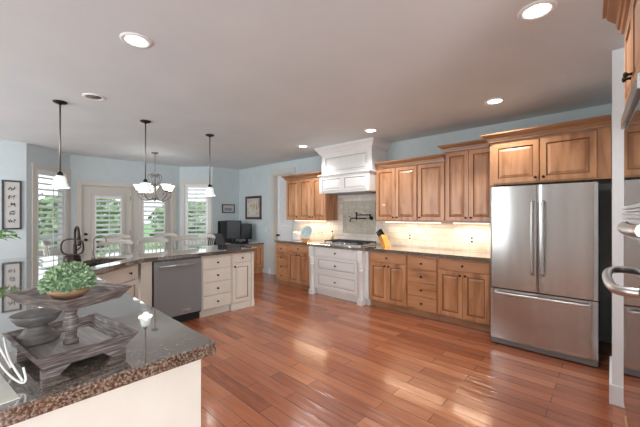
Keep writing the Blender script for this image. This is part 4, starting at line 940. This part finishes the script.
for a, b in zip(ra, ra[1:]):
    for j in range(6): bm.faces.new([a[j], a[(j + 1) % 6], b[(j + 1) % 6], b[j]])
bm.faces.new(ra[0]); bm.faces.new(ra[-1][::-1]); obj('backrest', bm, 'mesh_fabric', t)
bm = bm_(); tube(bm, spline([(-0.05, 0, 0.44), (-0.26, 0, 0.48), (-0.29, 0, 0.62), (-0.33, 0, 0.85)], 5), 0.02, 8); obj('back_support', bm, 'black', t)
for s in (-1, 1):
    bm = bm_(); tube(bm, spline([(0.0, s * 0.22, 0.46), (0.0, s * 0.29, 0.52), (0.0, s * 0.29, 0.68), (0.12, s * 0.29, 0.70), (-0.12, s * 0.29, 0.70)], 4), 0.014, 8); obj('armrest', bm, 'black', t)

# pictures
def picture(name, label, loc, rz, w, h, fwid, mframe, mboard, prints, matw):
    t = thing(name, label, 'picture', loc, rz)
    bm = bm_(); z = h / 2; x = w / 2
    for a in ((-x, -x + fwid, -z, z), (x - fwid, x, -z, z), (-x + fwid, x - fwid, -z, -z + fwid), (-x + fwid, x - fwid, z - fwid, z)): box(bm, a[0], a[1], -0.03, -0.001, a[2], a[3], 0.004)
    obj('frame', bm, mframe, t)
    solidbox('mount', (-x + fwid, x - fwid, -0.015, -0.004, -z + fwid, z - fwid), mboard, t)
    for p in prints:
        bm = bm_(); p[1](bm) if callable(p[1]) else box(bm, p[1][0], p[1][1], -0.017, -0.0152, p[1][2], p[1][3]); obj('print', bm, p[0], t)
    return t
def motif(k):
    def f(bm):
        z = 0.27 - k * 0.135; rnd = random.Random(k)
        for i in range(16):
            x = rnd.uniform(-0.05, 0.035); zz = z + rnd.uniform(-0.035, 0.025); box(bm, x, x + rnd.uniform(0.008, 0.02), -0.017, -0.0152, zz, zz + rnd.uniform(0.008, 0.018))
    return f
picture('framed_picture', 'tall narrow black-framed picture with a column of dark motifs at far left', (-7.5, 0.318, 1.63), PI / 2, 0.245, 0.84, 0.028, 'frame_black', 'mat_board', [('ink', motif(k)) for k in range(5)], 0)
picture('framed_picture', 'large brown-framed colourful picture on the blue wall above the desk', (-6.92, WY, 1.655), 0, 0.70, 0.61, 0.06, 'frame_brown', 'mat_board', [('print_color', (-0.25, 0.25, -0.20, 0.19))], 0)
picture('framed_picture', 'small grey-framed landscape picture in the corner above the computer', (-7.6, 4.50, 1.635), PI / 2, 0.38, 0.235, 0.028, 'frame_grey', 'mat_board', [('print_land', (-0.11, 0.11, -0.05, 0.015))], 0)

# ---------------------------------------------------------------- ceiling lights
def can(x, y, label, lit=True):
    t = thing('recessed_light', label, 'ceiling light', (x, y, CZ), 0, 'recessed ceiling lights')
    bm = bm_(); lathe(bm, [(0.103, -0.0005), (0.103, -0.006), (0.085, -0.012), (0.070, -0.006), (0.070, -0.0005)], (0, 0, 0), 28, close=False); obj('trim_ring', bm, 'trimw', t)
    bm = bm_()
    if lit: lathe(bm, [(0.069, -0.001), (0.069, -0.006), (0.0005, -0.007)], (0, 0, 0), 24, close=False); obj('lens', bm, 'lens', t)
    else:
        lathe(bm, [(0.069, -0.001), (0.069, -0.004), (0.0005, -0.004)], (0, 0, 0), 24, close=False); lathe(bm, [(0.045, -0.004), (0.045, -0.014), (0.02, -0.018)], (0.01, 0, 0), 16); obj('eyeball', bm, 'pewter', t)
    if lit:
        l = bpy.data.lights.new('can_glow', 'SPOT'); l.energy = CAN_POWER; l.spot_size = math.radians(135); l.spot_blend = 0.7; l.shadow_soft_size = 0.06; l.color = (0.97, 0.985, 1.0)
        o = bpy.data.objects.new('can_glow', l); COL.objects.link(o); o.parent = t; o.location = (0, 0, -0.03)
can(-2.52, 0.75, 'lit recessed ceiling light above the island, nearest the pendants')
can(-0.34, 2.33, 'lit recessed ceiling light nearest the oven, top right of the photo')
can(-0.95, 3.86, 'lit recessed ceiling light in front of the refrigerator cabinet')
can(-2.63, 3.93, 'lit recessed ceiling light just right of the white range hood')
can(-4.14, 3.98, 'lit recessed ceiling light just left of the white range hood')
can(-4.05, 0.80, 'unlit recessed ceiling light between the bright one and the left pendant', False)
def pendant():
    t = thing('pendant_light', '', 'pendant light', (0, 0, CZ), 0, 'pendants over the peninsula')
    bm = bm_(); lathe(bm, [(0.065, -0.0005), (0.065, -0.012), (0.05, -0.022), (0.012, -0.028), (0.012, -0.04)], (0, 0, 0), 20); obj('canopy', bm, 'bronze', t)
    bm = bm_(); tube(bm, [(0, 0, -0.03), (0, 0, -0.79)], 0.0085, 8); obj('rod', bm, 'pewter', t)
    bm = bm_(); lathe(bm, [(0.012, -0.78), (0.026, -0.80), (0.030, -0.825), (0.028, -0.835)], (0, 0, 0), 16); obj('socket_cap', bm, 'bronze', t)
    bm = bm_(); lathe(bm, [(0.030, -0.826), (0.045, -0.835), (0.056, -0.86), (0.060, -0.90), (0.070, -0.935), (0.088, -0.955), (0.092, -0.962), (0.085, -0.958), (0.064, -0.938), (0.054, -0.90), (0.05, -0.86), (0.038, -0.838)], (0, 0, 0), 24, close=False); obj('bell_shade', bm, 'shade', t)
    l = bpy.data.lights.new('bulb_glow', 'POINT'); l.energy = PENDANT_POWER; l.shadow_soft_size = 0.03; l.color = (1, 0.96, 0.9)
    o = bpy.data.objects.new('bulb_glow', l); COL.objects.link(o); o.parent = t; o.location = (0, 0, -0.965)
    return t
p0 = pendant(); p0.location = (-4.50, 0.575, CZ); p0['label'] = 'bell-shaped pendant light on a dark rod in front of the leftmost window'
dup(p0, (-4.58, 1.475, CZ), 0, 'bell-shaped pendant light in front of the chandelier, middle of the three')
dup(p0, (-4.63, 2.42, CZ), 0, 'bell-shaped pendant light in front of the right shuttered window, nearest the desk')
# chandelier
t = thing('chandelier', 'pewter scroll chandelier with five upturned frosted shades in the nook', 'chandelier', (-6.74, 2.345, CZ))
bm = bm_(); lathe(bm, [(0.065, -0.0005), (0.065, -0.015), (0.03, -0.03), (0.01, -0.035)], (0, 0, 0), 20); obj('canopy', bm, 'pewter', t)
bm = bm_(); tube(bm, [(0, 0, -0.03), (0, 0, -0.46)], 0.008, 8); obj('rod', bm, 'pewter', t)
bm = bm_(); lathe(bm, [(0.01, -0.44), (0.022, -0.46), (0.012, -0.50), (0.014, -0.62), (0.03, -0.66), (0.035, -0.72), (0.02, -0.80), (0.028, -0.86), (0.04, -0.90), (0.02, -0.95), (0.006, -0.98)], (0, 0, 0), 16); obj('column', bm, 'pewter', t)
for k in range(5):
    a = 2 * PI * k / 5 + 0.35; c, s = math.cos(a), math.sin(a)
    def rp_(r, z): return (r * c, r * s, z)
    bm = bm_(); tube(bm, spline([rp_(0.02, -0.68), rp_(0.09, -0.60), rp_(0.13, -0.50), rp_(0.10, -0.44), rp_(0.05, -0.46), rp_(0.06, -0.51)], 5), 0.008, 6); obj('scroll', bm, 'pewter', t)
    bm = bm_(); tube(bm, spline([rp_(0.02, -0.85), rp_(0.07, -0.94), rp_(0.16, -0.97), rp_(0.26, -0.93), rp_(0.32, -0.86), rp_(0.29, -0.79), rp_(0.235, -0.81), rp_(0.235, -0.86)], 5), 0.0095, 8); ar = obj('arm', bm, 'pewter', t)
    bm = bm_(); lathe(bm, [(0.012, -0.80), (0.030, -0.79), (0.034, -0.775), (0.012, -0.765)], (0.30 * c, 0.30 * s, 0), 14); obj('cup', bm, 'pewter', t)
    bm = bm_(); lathe(bm, [(0.02, -0.768), (0.045, -0.75), (0.058, -0.71), (0.082, -0.665), (0.095, -0.655), (0.088, -0.658), (0.055, -0.70), (0.038, -0.745), (0.018, -0.76)], (0.30 * c, 0.30 * s, 0), 20, close=False); obj('frosted_shade', bm, 'shade_w', t)
